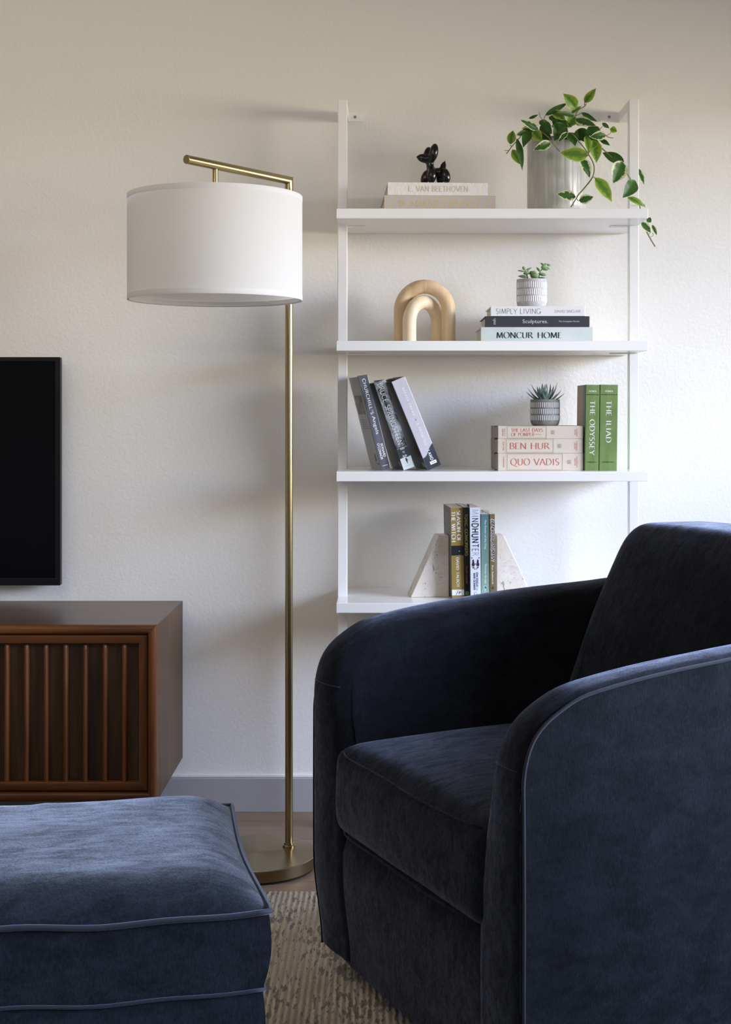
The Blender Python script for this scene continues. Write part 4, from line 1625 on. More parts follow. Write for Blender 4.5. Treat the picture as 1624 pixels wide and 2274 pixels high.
T, H = .0375, .2430
bk = lean('book', 'thick silver-grey hardback with a dark blue foot, outermost of the three leaning books', 870, 847, 950.5, 1043, T, H, .135, m_black, m_ob, 22.8, d=3.465)
L1 = Lettering().text('BARACK OBAMA', H * .258, T * .56, .0062, H * .310, style='sans', thick=.15, track=.26)
L1.text('A PROMISED', H * .625, T * .56, .0062, H * .245, style='sans', thick=.13, track=.26)
L1.text('LAND', H * .862, T * .56, .0072, H * .110, style='sans', thick=.18, track=.22)
bk.print(L1, INK_WHITE, off=.0005)
L1 = Lettering(); L1.rect(H * .452, H * .472, T * .55, T * .58)
bk.print(L1, INK_DARK, 'divider_mark', off=.0005)
L1 = Lettering(); pts = [(H * .9995, .0003), (H * .9995, T - .0003), (H * .755, T - .0003), (H * .775, T * .80), (H * .81, T * .55), (H * .845, T * .36), (H * .86, T * .18), (H * .865, .0003)]
L1.poly(pts)
bk.print(L1, mottled('dark_slate_blue', lin(44, 50, 60), lin(72, 78, 92), 12, .3), 'spine_foot', off=.0003)
L1 = Lettering(); L1.rect(H * .925, H * .958, T * .34, T * .80)
bk.print(L1, INK_WHITE, 'publisher_panel', off=.0005)
L1 = Lettering(); L1.rect(H * .939, H * .944, T * .42, T * .72)
bk.print(L1, INK_DARK, 'publisher_lettering', off=.0007)
L1 = Lettering(); L1.rect(.004, .036, H * .915, H * .965)
bk.print(L1, INK_GREY, 'barcode_panel', side=1)
bm = B(); box(bm, .012, .022, .004, .12, H - .004, H + .0026)
obj('red_headband', bm, ink('burgundy_board', 92, 28, 34), bk.root)

# --- fourth shelf: five paperbacks between marble bookends
z = S_TOPS[3]
m_gold = mottled('ochre_paperback', lin(150, 126, 66), lin(164, 140, 78), 12, .4)
m_brown_cv = plain('dark_brown_cover', lin(92, 84, 76), .4)
m_blk = plain('black_paperback', lin(14, 16, 18), .3)
m_wht = plain('white_paperback', lin(216, 222, 236), .4)
m_teal, nt, b = new_mat('teal_paperback')
tc = nd(nt, 'ShaderNodeTexCoord'); sx_ = nd(nt, 'ShaderNodeSeparateXYZ')
nt.links.new(tc.outputs['Generated'], sx_.inputs[0])
nt.links.new(ramp(nt, sx_.outputs[2], [(0, lin(150, 178, 164)), (.45, lin(112, 146, 134)), (1, lin(84, 122, 130))]), b.inputs['Base Color'])
setp(b, rough=.4)
m_brn = mottled('brown_paperback', lin(112, 92, 60), lin(128, 108, 74), 14, .4)
row = {}
yw5 = math.radians(4.6)
def std(px0, px1, yt, yb, d, cover, lab, spine=None, yaw=yw5, ang=1.0, D=.145, left=None):
    T = (px1 - px0) * d / F
    H = (yb - yt) * d / F
    b_ = Book('book', lab, 'book', T, H, D, cover, spine=spine, lying=False, hard=False, loc=(X(px0, d), Y_(d), z + .0002), rot=(0, -math.radians(ang), yaw), left=left)
    return b_, T, H
d4 = 3.49
bk, T, H = std(1004.3, 1031.6, 1128, 1330.3, d4, m_gold, 'ochre paperback with a white publisher block, next to the stone bookend on the fourth shelf', left=m_brown_cv)
L1 = Lettering().text('SEASON OF', H * (655 - 265) / 1915, T * .66, .0098, H * (980 - 335) / 1915, thick=.20, thin=.07, serif=.06, track=.09)
L1.text('THE WITCH', H * (665 - 265) / 1915, T * .22, .0098, H * (985 - 345) / 1915, thick=.20, thin=.07, serif=.06, track=.09)
L1.text('DAVID TALBOT', H * (1625 - 265) / 1915, T * .50, .0068, H * (1935 - 1315) / 1915, thick=.20, thin=.08, serif=.06, track=.12)
L1.rect(H * (1990 - 265) / 1915, H * (2110 - 265) / 1915, .0002, T - .0002)
bk.print(L1, INK_WHITE)
L1 = Lettering(); L1.rect(H * (1065 - 265) / 1915, H * (1270 - 265) / 1915, .0002, T - .0002)
L1.text('P', H * (2055 - 265) / 1915, T * .66, .0058, .0052, rot=90, thick=.22, thin=.08, serif=.05)
L1.line([(H * .962, T * .27), (H * .955, T * .36), (H * .915, T * .46), (H * .910, T * .54)], .0009)
L1.line([(H * .934, T * .34), (H * .934, T * .50)], .0006)
bk.print(L1, INK_BLACK, 'spine_band', off=.0005)
L1 = Lettering(); L1.poly([(H * .482, T * .62), (H * .472, T * .66), (H * .482, T * .70)]); L1.disc(H * .52, T * .64, .0005); L1.disc(H * .522, T * .78, .0005)
bk.print(L1, INK_WHITE, 'small_mark', off=.0007)
L1 = Lettering()
for q in range(11):
    L1.rect(.012, .124 - (q * 37 % 5) * .004, .018 + q * .0050, .0196 + q * .0050)
bk.print(L1, INK_GREY, 'blurb_print', side=1)

bk, T, H = std(1032.2, 1043.9, 1127.4, 1331.3, d4 - .004, m_blk, 'thin black paperback with yellow outlined title, second in the fourth-shelf row', yaw=yw5)
L1 = Lettering().text('TOXIC', H * .140, T * .56, .0066, H * .135, style='sans', thick=.14, track=.10)
L1.text('COWORKERS', H * .385, T * .56, .0066, H * .290, style='sans', thick=.14, track=.06)
bk.print(L1, ink('ink_yellow', 176, 166, 70))
L1 = Lettering().text('Cavaiola', H * .680, T * .52, .0036, H * .088, style='plain')
L1.text('Lavender', H * .790, T * .52, .0036, H * .092, style='plain'); L1.disc(H * .736, T * .52, .0005)
bk.print(L1, ink('ink_orange_red', 206, 74, 44), 'author_lettering')
L1 = Lettering(); L1.frame(H * .920, H * .952, T * .25, T * .75, .0010); L1.rect(H * .934, H * .938, T * .3, T * .7)
bk.print(L1, ink('ink_green', 92, 150, 60), 'publisher_mark')
L1 = Lettering(); L1.rect(H * .16, H * .47, T * .28, T * .31)
bk.print(L1, ink('ink_olive', 120, 116, 60), 'rule_line')

bk, T, H = std(1046.0, 1068.7, 1128, 1332, d4 - .012, m_wht, 'white paperback with a dark winged inkblot emblem, middle of the fourth-shelf row', ang=.6)
wts = [.045, .09, .13, .18, .20, .20, .18, .14, .085, .045]
L1 = Lettering().text('MINDHUNTER', H * (795 - 265) / 1935, T * .50, .0160, H * (1290 - 312) / 1935, style='sans', thick=.15, track=.20, weights=wts)
L1.text('JOHN DOUGLAS', H * (1780 - 265) / 1935, T * .64, .0046, H * (1930 - 1620) / 1935, style='sans', thick=.24, track=.12)
L1.text('MARK OLSHAKER', H * (1825 - 265) / 1935, T * .37, .0046, H * (2000 - 1645) / 1935, style='sans', thick=.24, track=.12)
bk.print(L1, ink('ink_navy', 34, 46, 62))
L1 = Lettering().text('AND', H * (1985 - 265) / 1935, T * .62, .0032, .0062, style='sans', thick=.16, track=.2)
L1.text('G', H * (2080 - 265) / 1935, T * .48, .0080, .0074, rot=90, thick=.16, thin=.06, serif=0)
L1.rect(H * .958, H * .960, T * .33, T * .66); L1.rect(H * .966, H * .9675, T * .38, T * .61)
bk.print(L1, ink('ink_slate', 96, 104, 116), 'publisher_mark')
L1 = Lettering()
cb, ca = T * .5, H * (1455 - 265) / 1935
for sg in (-1, 1):
    L1.poly([(ca - .0125, cb + sg * .0050), (ca - .009, cb + sg * .0084), (ca - .004, cb + sg * .0080), (ca + .001, cb + sg * .0100), (ca + .005, cb + sg * .0088), (ca + .006, cb + sg * .0040), (ca + .003, cb + sg * .0018), (ca - .003, cb + sg * .0030), (ca - .008, cb + sg * .0038)])
    L1.disc(ca - .0150, cb + sg * .0088, .0014); L1.disc(ca + .0125, cb + sg * .0024, .0014)
L1.disc(ca, cb, .0014)
bk.print(L1, ink('ink_plum', 46, 26, 44), 'winged_emblem')
L1 = Lettering()
for sg in (-1, 1):
    L1.poly([(ca + .0062, cb + sg * .0088), (ca + .0105, cb + sg * .0070), (ca + .0115, cb + sg * .0035), (ca + .0075, cb + sg * .0028)])
    L1.disc(ca - .0166, cb + sg * .0104, .0010)
bk.print(L1, ink('ink_wine', 128, 62, 84), 'winged_emblem')
bm = B(); box(bm, .0012, .0018, .020, .060, H - .01, H + .0055)
obj('page_flag', bm, ink('purple_flag', 92, 74, 140), bk.root)

bk, T, H = std(1069.6, 1088.2, 1143, 1332.3, d4 - .010, m_teal, 'teal-green paperback with small white title, fourth in the fourth-shelf row', ang=.4)
L1 = Lettering().text('The Power of the Dog', H * (835 - 410) / 1790, T * .50, .0058, H * (1145 - 530) / 1790, style='plain')
L1.text('Thomas Savage', H * (1660 - 410) / 1790, T * .50, .0058, H * (1870 - 1450) / 1790, style='plain')
bk.print(L1, INK_WHITE)
L1 = Lettering(); L1.rect(H * .835, H * .868, T * .28, T * .66); L1.poly([(H * .872, T * .3), (H * .93, T * .42), (H * .872, T * .62)])
bk.print(L1, ink('ink_pale_aqua', 170, 200, 196), 'publisher_mark')
L1 = Lettering(); L1.poly([(H * .842, T * .52), (H * .862, T * .36), (H * .880, T * .66)])
bk.print(L1, ink('ink_blue', 44, 72, 120), 'publisher_mark', off=.0005)
bm = B(); box(bm, .004, .0045, .04, .055, H - .01, H + .0075); box(bm, .0135, .0140, .05, .066, H - .01, H + .006)
obj('page_flag', bm, ink('grey_flag', 130, 132, 130), bk.root)

bk, T, H = std(1089.0, 1100.6, 1143, 1332.3, d4 - .010, m_brn, 'thin brown paperback with a slanted black title, last in the fourth-shelf row', ang=.4)
L1 = Lettering().text('BLACKKKLANSMAN', H * (958 - 410) / 1790, T * .56, .0078, H * (1398 - 522) / 1790, style='sans', thick=.30, track=.12, slant=.18)
bk.print(L1, INK_WHITE, 'lettering_outline', off=.0003)
L1 = Lettering().text('BLACKKKLANSMAN', H * (958 - 410) / 1790, T * .58, .0068, H * (1390 - 532) / 1790, style='sans', thick=.17, track=.12, slant=.18)
bk.print(L1, INK_BLACK, off=.0005)
L1 = Lettering().text('Ron Stallworth', H * (1685 - 410) / 1790, T * .52, .0046, H * (1885 - 1490) / 1790, style='plain')
bk.print(L1, INK_WHITE, 'author_lettering')
L1 = Lettering(); L1.disc(H * .868, T * .5, .0034); 
bk.print(L1, ink('ink_umber', 74, 58, 38), 'publisher_mark')
bm = B(); box(bm, .0035, .0041, .02, .034, H - .01, H + .0080)
obj('page_flag', bm, INK_WHITE, bk.root)

# marble bookends
def bookend(px_in, px_out, px_top, d, sg, lab, yaw):
    W1 = abs(px_out - px_in) * d / F
    Wt = abs(px_top - px_in) * d / F
    H = (1326 - 1190) * d / F
    root = thing('bookend', lab, 'bookend', (X(px_in, d), Y_(d), z + .0002), (0, 0, yaw), 'marble bookends on the fourth shelf')
    bm = B()
    pts = [(0, 0), (sg * W1, 0), (sg * Wt, H), (0, H)]
    f = bm.faces.new([bm.verts.new((a, 0, b_)) for a, b_ in pts])
    e = bmesh.ops.extrude_face_region(bm, geom=[f])
    bmesh.ops.translate(bm, verts=[v for v in e['geom'] if isinstance(v, bmesh.types.BMVert)], vec=(0, .062, 0))
    o = obj('stone_block', bm, M_MARBLE, root, bevel=.0016, seg=3)
    bm = B()
    xs_ = [W1 * .3, W1 * .8]
    for a in xs_:
        box(bm, sg * a - .006, sg * a + .006, .012, .05, -.0001, .0002)
    obj('felt_pad', bm, M_RUBBER, root)
    return root
be = bookend(997.5, 911, 974, 3.530, -1, 'cream marble bookend at the ochre paperback end of the row', math.radians(8.5))
be = bookend(1103.5, 1184, 1119.5, 3.530, 1, 'cream marble bookend beside the thin brown paperback, half behind the armchair', math.radians(2))

# --- wooden arch sculpture on the second shelf
z = S_TOPS[1]
d = 3.545
m_ash = wood('pale_ash_wood', lin(196, 164, 124), lin(220, 190, 150), lin(232, 208, 172), 'z', .45, .8)
m_ash_l = wood('blond_wood', lin(220, 198, 160), lin(236, 218, 186), lin(243, 230, 204), 'z', .45, .8)
cx_ = (X(875, d) + X(1012, d)) / 2
arch = thing('arch_sculpture', 'interlocked pair of pale wooden arches on the second shelf', 'sculpture', (cx_, Y_(d), z))
def arch_pts(hw, top, r, n=28, lean_=0):
    pts = [(-hw, 0, .0002 + k * (top - hw - r) / 8) for k in range(8)]
    for k in range(n + 1):
        a = math.pi - math.pi * k / n
        pts.append((hw * math.cos(a), 0, top - hw - r + hw * math.sin(a)))
    pts += [(hw, 0, .0002 + (7 - k) * (top - hw - r) / 8) for k in range(8)]
    return pts
R_T = .0182
ztop = Z(621, d) - z
hw = (X(1012, d) - X(875, d)) / 2 - R_T
bm = B(); tube(bm, arch_pts(hw, ztop, R_T), R_T, 28)
obj('outer_arch', bm, m_ash, arch, smooth=True, angle=50)
bm = B()
p0 = Vector((X(909.5, d - .03) - cx_, -.038, 0)); p1 = Vector((X(973, d + .035) - cx_, .042, 0))
rt = .0176
hw2 = (p1 - p0).length / 2
c0 = (p0 + p1) / 2
ax_ = (p1 - p0).normalized()
zt2 = Z(655, d - .01) - z
pts = [c0 + ax_ * q[0] + Vector((0, 0, q[2])) for q in arch_pts(hw2, zt2, rt)]
tube(bm, pts, rt, 28)
obj('inner_arch', bm, m_ash_l, arch, smooth=True, angle=50, label='lighter inner arch')

# --- patterned pots
def pat_pot(root, r, h, mat_body, mat_rib):
    bm = B()
    prof = [(.0, .0), (r * .80, .0), (r * .90, h * .035), (r * .965, h * .10), (r, h * .20), (r, h * .98), (r * .985, h), (r * .92, h), (r * .90, h * .97), (r * .90, h * .86), (.0, h * .86)]
    lathe(bm, prof, 64)
    pot = obj('pot', bm, mat_body, root, smooth=True, angle=50)
    bm = B()
    n = 44
    for ri, (z0, z1) in enumerate(((.20, .40), (.44, .645), (.685, .89))):
        for k in range(n):
            a = 2 * math.pi * (k + .5 * (ri % 2)) / n
            M_ = Matrix.Rotation(a, 4, 'Z')
            hh = h * (z1 - z0)
            w_ = math.pi * 2 * r / n * .33
            vs = []
            for zz in (0, 1):
                pass
            sec = [(r - .0004, -w_), (r + .0010, -w_ * .5), (r + .0010, w_ * .5), (r - .0004, w_)]
            rows = [[M_ @ Vector((p[0] if 0 < t < 1 else r - .0004, p[1] * (1 if 0 < t < 1 else .6), h * z0 + hh * t)) for p in sec] for t in (0, .06, .94, 1)]
            grid(bm, rows)
    obj('raised_pattern', bm, mat_rib, pot, smooth=False)
    bm = B(); lathe(bm, [(.0, h * .875), (r * .885, h * .87)], 32)
    obj('soil', bm, M_SOIL, root)
    return pot

def set_leaf_attr(bm, faces_data=None):
    pass

d = 3.535
root = thing('potted_succulent', 'small white-grey ribbed pot with a round-leaved green succulent on the white book', 'potted plant', (X(1181, d), Y_(d), top2))
m_pot1 = mottled('pale_grey_ceramic', lin(176, 176, 180), lin(196, 196, 198), 120, .8, .2)
m_rib1 = plain('white_glaze_ribs', lin(240, 240, 242), .6)
h1 = Z(620.8, d) - top2
pat_pot(root, .0385, h1, m_pot1, m_rib1)
m_jade = mottled('jade_leaf', lin(96, 132, 84), lin(150, 182, 130), 60, .5, .35)
bm = B(); bs = B()
def C5(x, y):
    return 1040 + x / 5.413, 570 + y / 5.413
def jade(x, y, w, h_, ang, dy, yawd=0):
    px, py = C5(x, y)
    c = Vector((X(px, d) - X(1181, d), dy, Z(py, d) - top2))
    s_ = d / F / 5.413
    L_, W_ = w * s_ / 2, max(h_ * s_ / 2, .0022)
    Mr = (Matrix.Rotation(math.radians(yawd), 3, 'Z') @ Matrix.Rotation(math.radians(-ang), 3, 'Y'))
    rows = []
    for i in range(11):
        t = i / 10
        x_ = -1 + 2 * t
        prof_ = math.sqrt(max(0, 1 - x_ * x_)) * (1.0 if x_ < .2 else 1 - .25 * (x_ - .2))
        rows.append([c + Mr @ Vector((L_ * (x_ + (.12 if i == 10 else 0)), prof_ * L_ * .62 * math.cos(2 * math.pi * k / 14), prof_ * W_ * math.sin(2 * math.pi * k / 14))) for k in range(14)])
    grid(bm, rows, close_v=True)
for j in ((640, 172, 90, 20, 175, -.002, 10), (670, 136, 48, 34, 120, .004, 0), (728, 148, 74, 24, 22, .0, 0), (700, 200, 88, 42, 8, -.010, 0), (655, 242, 112, 36, 178, -.012, 0),
          (782, 225, 98, 86, 80, -.014, 0), (800, 235, 62, 78, 90, -.022, 0), (760, 200, 60, 60, 40, -.006, 0), (845, 155, 70, 26, 130, .0, 0), (900, 92, 68, 24, 152, .002, 0), (930, 86, 46, 16, 10, .006, 0), (968, 100, 50, 26, -12, .0, 0),
          (915, 140, 92, 56, -28, -.006, 0), (962, 135, 56, 24, -32, .004, 0), (887, 215, 96, 40, -14, -.008, 0), (880, 256, 92, 18, 2, -.004, 0), (700, 262, 70, 16, 0, .010, 0), (830, 250, 60, 30, 30, .012, 0)):
    jade(*j)
obj('foliage', bm, m_jade, root, smooth=True)
for pl in (((720, 262), (690, 175), (670, 150)), ((715, 262), (708, 215), (728, 150)), ((850, 262), (862, 200), (895, 140), (935, 95)), ((800, 270), (795, 230))):
    pts = [Vector((X(C5(*p)[0], d) - X(1181, d), 0, Z(C5(*p)[1], d) - top2)) for p in pl]
    tube(bs, smooth_path(pts, 4), .0016, 8)
obj('stem', bs, m_jade, root, smooth=True)

root = thing('potted_succulent', 'small grey ribbed pot with a spiky blue-green succulent on the cream books', 'potted plant', (X(1210.7, d), Y_(d), top3))
m_pot2 = mottled('grey_ceramic', lin(128, 127, 126), lin(146, 145, 143), 120, .8, .2)
m_rib2 = plain('chalk_ribs', lin(216, 218, 220), .7)
h2 = Z(887, d) - top3
pat_pot(root, .0376, h2, m_pot2, m_rib2)
m_agave = mottled('blue_green_leaf', lin(88, 108, 102), lin(140, 160, 150), 50, .5, .3)
bm = B()
rnd = random.Random(5)
def spike(base, tip, w, sag):
    base, tip = Vector(base), Vector(tip)
    v = tip - base
    sd = v.cross(Vector((0, 0, 1)))
    sd = sd.normalized() if sd.length > 1e-6 else Vector((1, 0, 0))
    up = sd.cross(v).normalized()
    rows = []
    for i in range(10):
        t = i / 9
        c = base + v * t + up * (-sag * math.sin(math.pi * t)) + Vector((0, 0, sag * .8 * t * t))
        ww = w * (math.sin(math.pi * (.22 + .78 * t) ) ** .8 if t < 1 else 0) * (1 - .25 * t)
        ww = max(ww, .00015)
        rows.append([c - sd * ww, c - sd * ww * .5 - up * ww * .30, c - up * ww * .42, c + sd * ww * .5 - up * ww * .30, c + sd * ww, c + up * ww * .12])
    grid(bm, rows, close_v=True)
def P5(x, y, dy):
    px, py = 1080 + x / 4.274, 820 + y / 4.274
    return (X(px, d) - X(1210.7, d), dy, Z(py, d) - top3)
for (x, y, dy, w) in ((368, 218, -.012, 5.0), (392, 183, .006, 4.8), (425, 145, .0, 4.8), (538, 140, .010, 4.6), (612, 142, .004, 4.8), (678, 128, -.002, 4.8), (718, 205, .004, 4.8), (745, 232, -.012, 5.2),
                      (490, 165, .020, 4.5), (585, 145, .022, 4.5), (650, 165, .018, 4.5), (450, 200, -.024, 4.6), (520, 215, -.034, 5.0), (570, 205, -.030, 5.2), (620, 190, -.024, 5.0), (660, 240, -.030, 4.6), (480, 245, -.034, 4.6), (560, 150, -.004, 5.2), (500, 175, -.012, 5.0), (640, 210, .024, 4.4), (430, 235, .022, 4.4)):
    a_ = rnd.uniform(-.004, .004)
    spike((a_, rnd.uniform(-.006, .004), h2 * .86), P5(x, y, dy), w * .00155, .0035)
obj('foliage', bm, m_agave, root, smooth=True, angle=80)

# --- large ribbed vase with the trailing plant on the top shelf
z = S_TOPS[0]
d = 3.515
CXP = X(1236, d)
root = thing('trailing_plant', 'trailing variegated green plant in a tall glossy grey fluted pot on the top shelf', 'potted plant', (CXP, Y_(d), z))
m_fl, nt, b = new_mat('grey_glaze')
n_ = noise_t(nt, texco(nt, (1, 1, .12)), 60, 4, .6, .5)
nt.links.new(ramp(nt, n_, [(.30, lin(186, 186, 183)), (.70, lin(206, 206, 202))]), b.inputs['Base Color'])
setp(b, rough=.30, spec=.45)
R_P = (X(1300.5, d) - X(1171.5, d)) / 2
HP = Z(316, d) - z
bm = B()
nf = 22
rows = []
for k in range(nf * 8):
    a = 2 * math.pi * k / (nf * 8)
    fl = abs(math.sin(nf * a / 2)) ** .35
    row = []
    for r_, z_ in ((.0, .0), (.90, .0), (.97, .006), (1, .02), (1, HP - .008), (.992, HP - .002), (.97, HP), (.93, HP), (.92, HP - .006), (.92, HP - .03), (0, HP - .03)):
        f_ = 1 + (.016 * (fl - .8) if .015 < z_ < HP - .001 and r_ > .96 else 0)
        row.append((R_P * r_ * f_ * math.cos(a), R_P * r_ * f_ * math.sin(a), z_))
    rows.append(row)
grid(bm, rows, close_u=True)
bmesh.ops.remove_doubles(bm, verts=bm.verts[:], dist=1e-7)
obj('pot', bm, m_fl, root, smooth=True, angle=60)
bm = B(); lathe(bm, [(0, HP - .024), (R_P * .915, HP - .024)], 40)
obj('soil', bm, M_SOIL, root)

bm = B()
lay = bm.verts.layers.float_color.new('leaf')
def P3(x, y, dd_):
    px, py = 1100 + x / 4.274, 180 + y / 4.274
    p = P(px, py, dd_)
    return p - Vector((CXP, Y_(d), z))
rnd = random.Random(11)
def leaf(base, tip, w, style, curl=.10, roll=None, face=None):
    base, tip = Vector(base), Vector(tip)
    v = tip - base
    L_ = v.length
    t_ = v.normalized()
    toward = Vector((0, -1, 0)) if face is None else Vector(face)
    nrm = toward - t_ * toward.dot(t_)
    nrm.normalize()
    if roll is None:
        roll = rnd.uniform(-.35, .35)
    sd = t_.cross(nrm)
    nrm2 = nrm * math.cos(roll) + sd * math.sin(roll)
    sd = t_.cross(nrm2)
    rv = rnd.random()
    g = {0: .0, 1: .5, 2: 1.0}[style]
    rows = []
    NI, NJ = 12, 6
    for i in range(NI + 1):
        t = i / NI
        ww = w / 2 * (math.sin(math.pi * t ** .82) ** .85) * (1 - .18 * t)
        if t > .85:
            ww *= 1 - .25 * (t - .85) / .15
        ww = max(ww, .0003)
        cc = base + v * t + nrm2 * (curl * L_ * math.sin(math.pi * t)) 
        row = []
        for j in range(-NJ, NJ + 1):
            s_ = j / NJ
            rip = .03 * w * math.sin(t * 17 + s_ * 2 + rv * 9) * s_ * s_
            p = cc + sd * (ww * s_) - nrm2 * (abs(s_) ** 1.5 * ww * -.28 + rip)
            vv = bm.verts.new(p)
            edge = max(abs(s_), t ** 6 * .9 if t > .5 else 0)
            vv[lay] = (edge, g, rv, 1)
            row.append(vv)
        rows.append(row)
    for i in range(NI):
        for j in range(2 * NJ):
            bm.faces.new((rows[i][j], rows[i][j + 1], rows[i + 1][j + 1], rows[i + 1][j]))
LV = [
    (848, 205, 958, 68, 72, 1, 3.47, 3.45), (770, 262, 648, 120, 112, 1, 3.47, 3.45), (475, 325, 690, 208, 52, 2, 3.46, 3.46), (725, 305, 820, 240, 46, 1, 3.50, 3.50),
    (755, 330, 590, 300, 48, 2, 3.46, 3.44), (820, 300, 970, 385, 42, 2, 3.47, 3.46), (760, 365, 960, 425, 82, 0, 3.44, 3.42), (1015, 400, 1085, 448, 36, 2, 3.46, 3.46),
    (1090, 455, 1158, 480, 62, 1, 3.45, 3.45), (1050, 515, 898, 530, 82, 0, 3.42, 3.41), (410, 465, 235, 368, 72, 0, 3.44, 3.42), (370, 455, 192, 518, 90, 0, 3.45, 3.43),
    (320, 355, 410, 318, 26, 2, 3.50, 3.50), (145, 600, 170, 468, 78, 1, 3.45, 3.45), (205, 545, 258, 850, 62, 2, 3.43, 3.42), (165, 650, 245, 795, 76, 1, 3.45, 3.45),
    (330, 480, 265, 630, 84, 2, 3.44, 3.42), (365, 475, 445, 570, 92, 1, 3.43, 3.42), (530, 585, 360, 655, 82, 0, 3.41, 3.40), (690, 485, 595, 585, 48, 0, 3.42, 3.41),
    (880, 710, 614, 680, 122, 1, 3.40, 3.39), (815, 735, 897, 918, 98, 0, 3.40, 3.40), (948, 918, 1108, 1146, 118, 1, 3.39, 3.39), (765, 1100, 582, 1072, 88, 0, 3.40, 3.39),
    (795, 1135, 936, 1098, 80, 0, 3.395, 3.39), (1225, 765, 1020, 680, 86, 2, 3.43, 3.45), (1210, 760, 1120, 972, 146, 0, 3.42, 3.41), (1330, 945, 1213, 1108, 118, 2, 3.45, 3.43),
    (1358, 830, 1415, 985, 50, 0, 3.56, 3.56), (1256, 1105, 1426, 1196, 60, 1, 3.46, 3.47), (1440, 1305, 1482, 1342, 52, 2, 3.60, 3.60), (1385, 1340, 1478, 1442, 74, 0, 3.58, 3.58),
    (1490, 1365, 1535, 1463, 40, 0, 3.60, 3.60), (1000, 560, 1090, 612, 42, 2, 3.45, 3.44),
    (560, 500, 690, 445, 150, 2, 3.43, 3.42), (700, 490, 760, 615, 105, 2, 3.43, 3.41), (850, 470, 760, 580, 95, 2, 3.46, 3.43), (540, 370, 720, 430, 95, 2, 3.47, 3.45),
    (440, 410, 540, 500, 110, 2, 3.46, 3.44), (640, 400, 560, 570, 120, 2, 3.44, 3.42), (800, 450, 900, 600, 95, 2, 3.45, 3.43), (885, 440, 1000, 570, 115, 2, 3.44, 3.42),
    (930, 560, 962, 775, 115, 1, 3.44, 3.43), (860, 520, 885, 690, 66, 1, 3.42, 3.41), (760, 340, 695, 445, 100, 1, 3.46, 3.45), (765, 385, 835, 412, 52, 1, 3.45, 3.45),
    (545, 290, 668, 372, 84, 1, 3.46, 3.45), (513, 338, 600, 385, 60, 2, 3.46, 3.45), (300, 490, 385, 565, 66, 1, 3.46, 3.45), (600, 440, 700, 560, 110, 2, 3.45, 3.43),
    (420, 380, 530, 440, 60, 2, 3.52, 3.50), (600, 380, 540, 440, 90, 2, 3.54, 3.52), (880, 440, 960, 500, 70, 2, 3.5, 3.5),
    (420, 490, 540, 560, 90, 2, 3.46, 3.44), (760, 480, 850, 560, 120, 2, 3.46, 3.44), (860, 560, 1000, 600, 80, 2, 3.46, 3.45),
]
k_ = 3.44 / F / 4.274
for (bx, by, tx, ty, w_, st, d0, d1) in LV:
    leaf(P3(bx, by, d0), P3(tx, ty, d1), w_ * k_ * 1.22, st, curl=rnd.uniform(.02, .10))
for q in range(34):   # inner crown leaves over the mouth of the pot and behind
    a = rnd.uniform(0, 2 * math.pi)
    r0 = rnd.uniform(0, .03)
    b0 = Vector((r0 * math.cos(a), r0 * math.sin(a), HP - .02 + rnd.uniform(0, .02)))
    L_ = rnd.uniform(.045, .085)
    el = rnd.uniform(-.1, .75)
    if math.sin(a) < -.5:
        el = rnd.uniform(.0, .4); L_ *= .7
    b1 = b0 + Vector((math.cos(a) * math.cos(el), math.sin(a) * math.cos(el) * .8, math.sin(el) * .6)) * L_
    leaf(b0 + (b1 - b0) * .25, b1, rnd.uniform(.018, .030), rnd.choice((2, 2, 2, 1, 0)), .12, face=(0, -.4, 1))
fo = obj('foliage', bm, M_LEAF, root, smooth=True)
bm = B()
def vine(pts, r=.0013):
    P_ = [P3(x, y, dd_) for x, y, dd_ in pts]
    tube(bm, smooth_path(P_, 5), r, 8)
vine([(640, 560, 3.50), (720, 500, 3.42), (800, 580, 3.41), (870, 670, 3.40), (935, 790, 3.40), (930, 900, 3.395), (860, 1000, 3.395), (790, 1080, 3.395), (768, 1118, 3.395), (720, 1195, 3.395)], .0016)
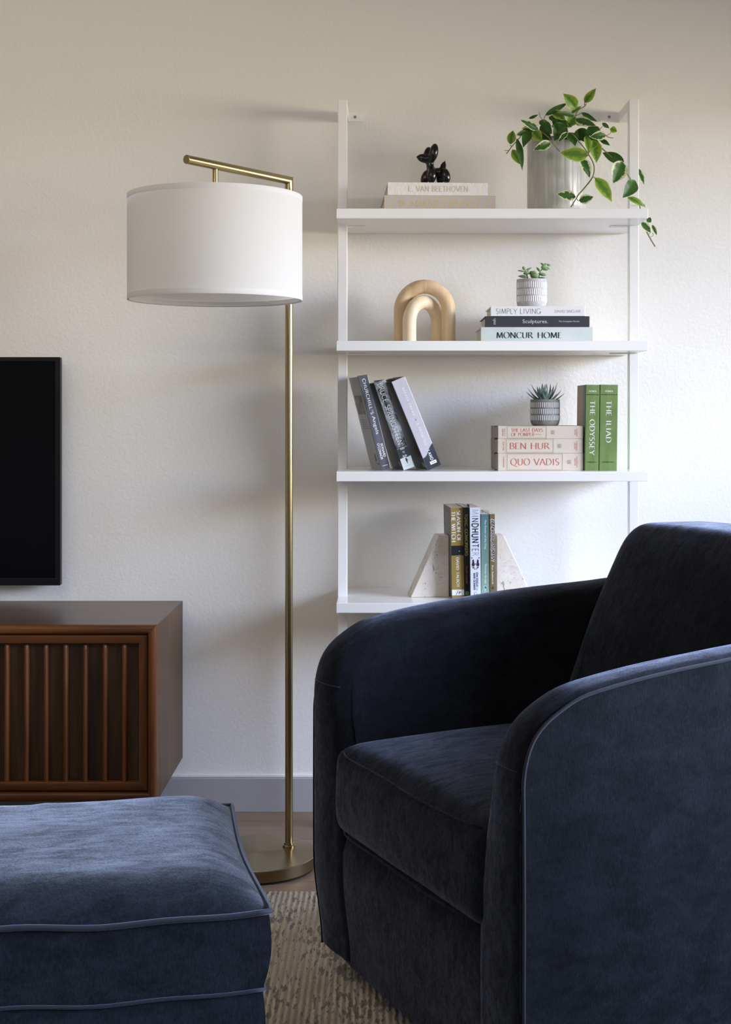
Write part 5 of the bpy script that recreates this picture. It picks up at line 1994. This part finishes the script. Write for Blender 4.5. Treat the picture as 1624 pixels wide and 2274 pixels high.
vine([(768, 1118, 3.395), (745, 1160, 3.395), (742, 1188, 3.395)], .0008)
vine([(880, 540, 3.46), (980, 610, 3.44), (1060, 680, 3.44), (1160, 780, 3.44), (1260, 890, 3.47), (1310, 980, 3.51), (1345, 1060, 3.55), (1362, 1130, 3.57), (1376, 1200, 3.585), (1400, 1330, 3.585), (1432, 1415, 3.59), (1470, 1490, 3.59), (1520, 1572, 3.59)], .0017)
vine([(1450, 1455, 3.59), (1470, 1445, 3.59), (1478, 1430, 3.59)], .0008); vine([(1475, 1480, 3.59), (1500, 1465, 3.60), (1495, 1440, 3.60)], .0008)
vine([(1384, 1180, 3.56), (1412, 1170, 3.50), (1424, 1192, 3.47)], .0008)
vine([(720, 440, 3.48), (770, 310, 3.47), (800, 270, 3.47), (850, 240, 3.47), (865, 212, 3.47)], .0013)
vine([(850, 240, 3.47), (848, 205, 3.47)], .0010)
vine([(360, 540, 3.48), (270, 510, 3.45), (215, 560, 3.45), (160, 620, 3.45), (108, 690, 3.45)], .0012)
vine([(160, 620, 3.45), (140, 608, 3.45)], .0009); vine([(130, 660, 3.45), (90, 658, 3.45)], .0008)
vine([(430, 470, 3.43), (520, 550, 3.415), (570, 620, 3.41), (612, 668, 3.40)], .0010)
vine([(960, 520, 3.44), (1050, 520, 3.43), (1080, 535, 3.43), (1124, 540, 3.43)], .0009)
vine([(940, 480, 3.46), (990, 460, 3.46), (1018, 432, 3.46)], .0009)
vine([(1050, 520, 3.43), (1090, 500, 3.44), (1100, 480, 3.45)], .0008)
vine([(930, 905, 3.395), (948, 920, 3.39)], .0010); vine([(880, 710, 3.40), (905, 660, 3.41), (960, 620, 3.43)], .0009)
vine([(560, 440, 3.47), (470, 380, 3.46), (475, 325, 3.46)], .0009); vine([(470, 390, 3.46), (430, 340, 3.46), (418, 295, 3.46)], .0008)
vine([(795, 1135, 3.395), (780, 1128, 3.395), (770, 1110, 3.395)], .0009)
vine([(765, 330, 3.47), (790, 320, 3.47), (822, 302, 3.47)], .0008)
obj('vine_stem', bm, M_VINE, root, smooth=True)
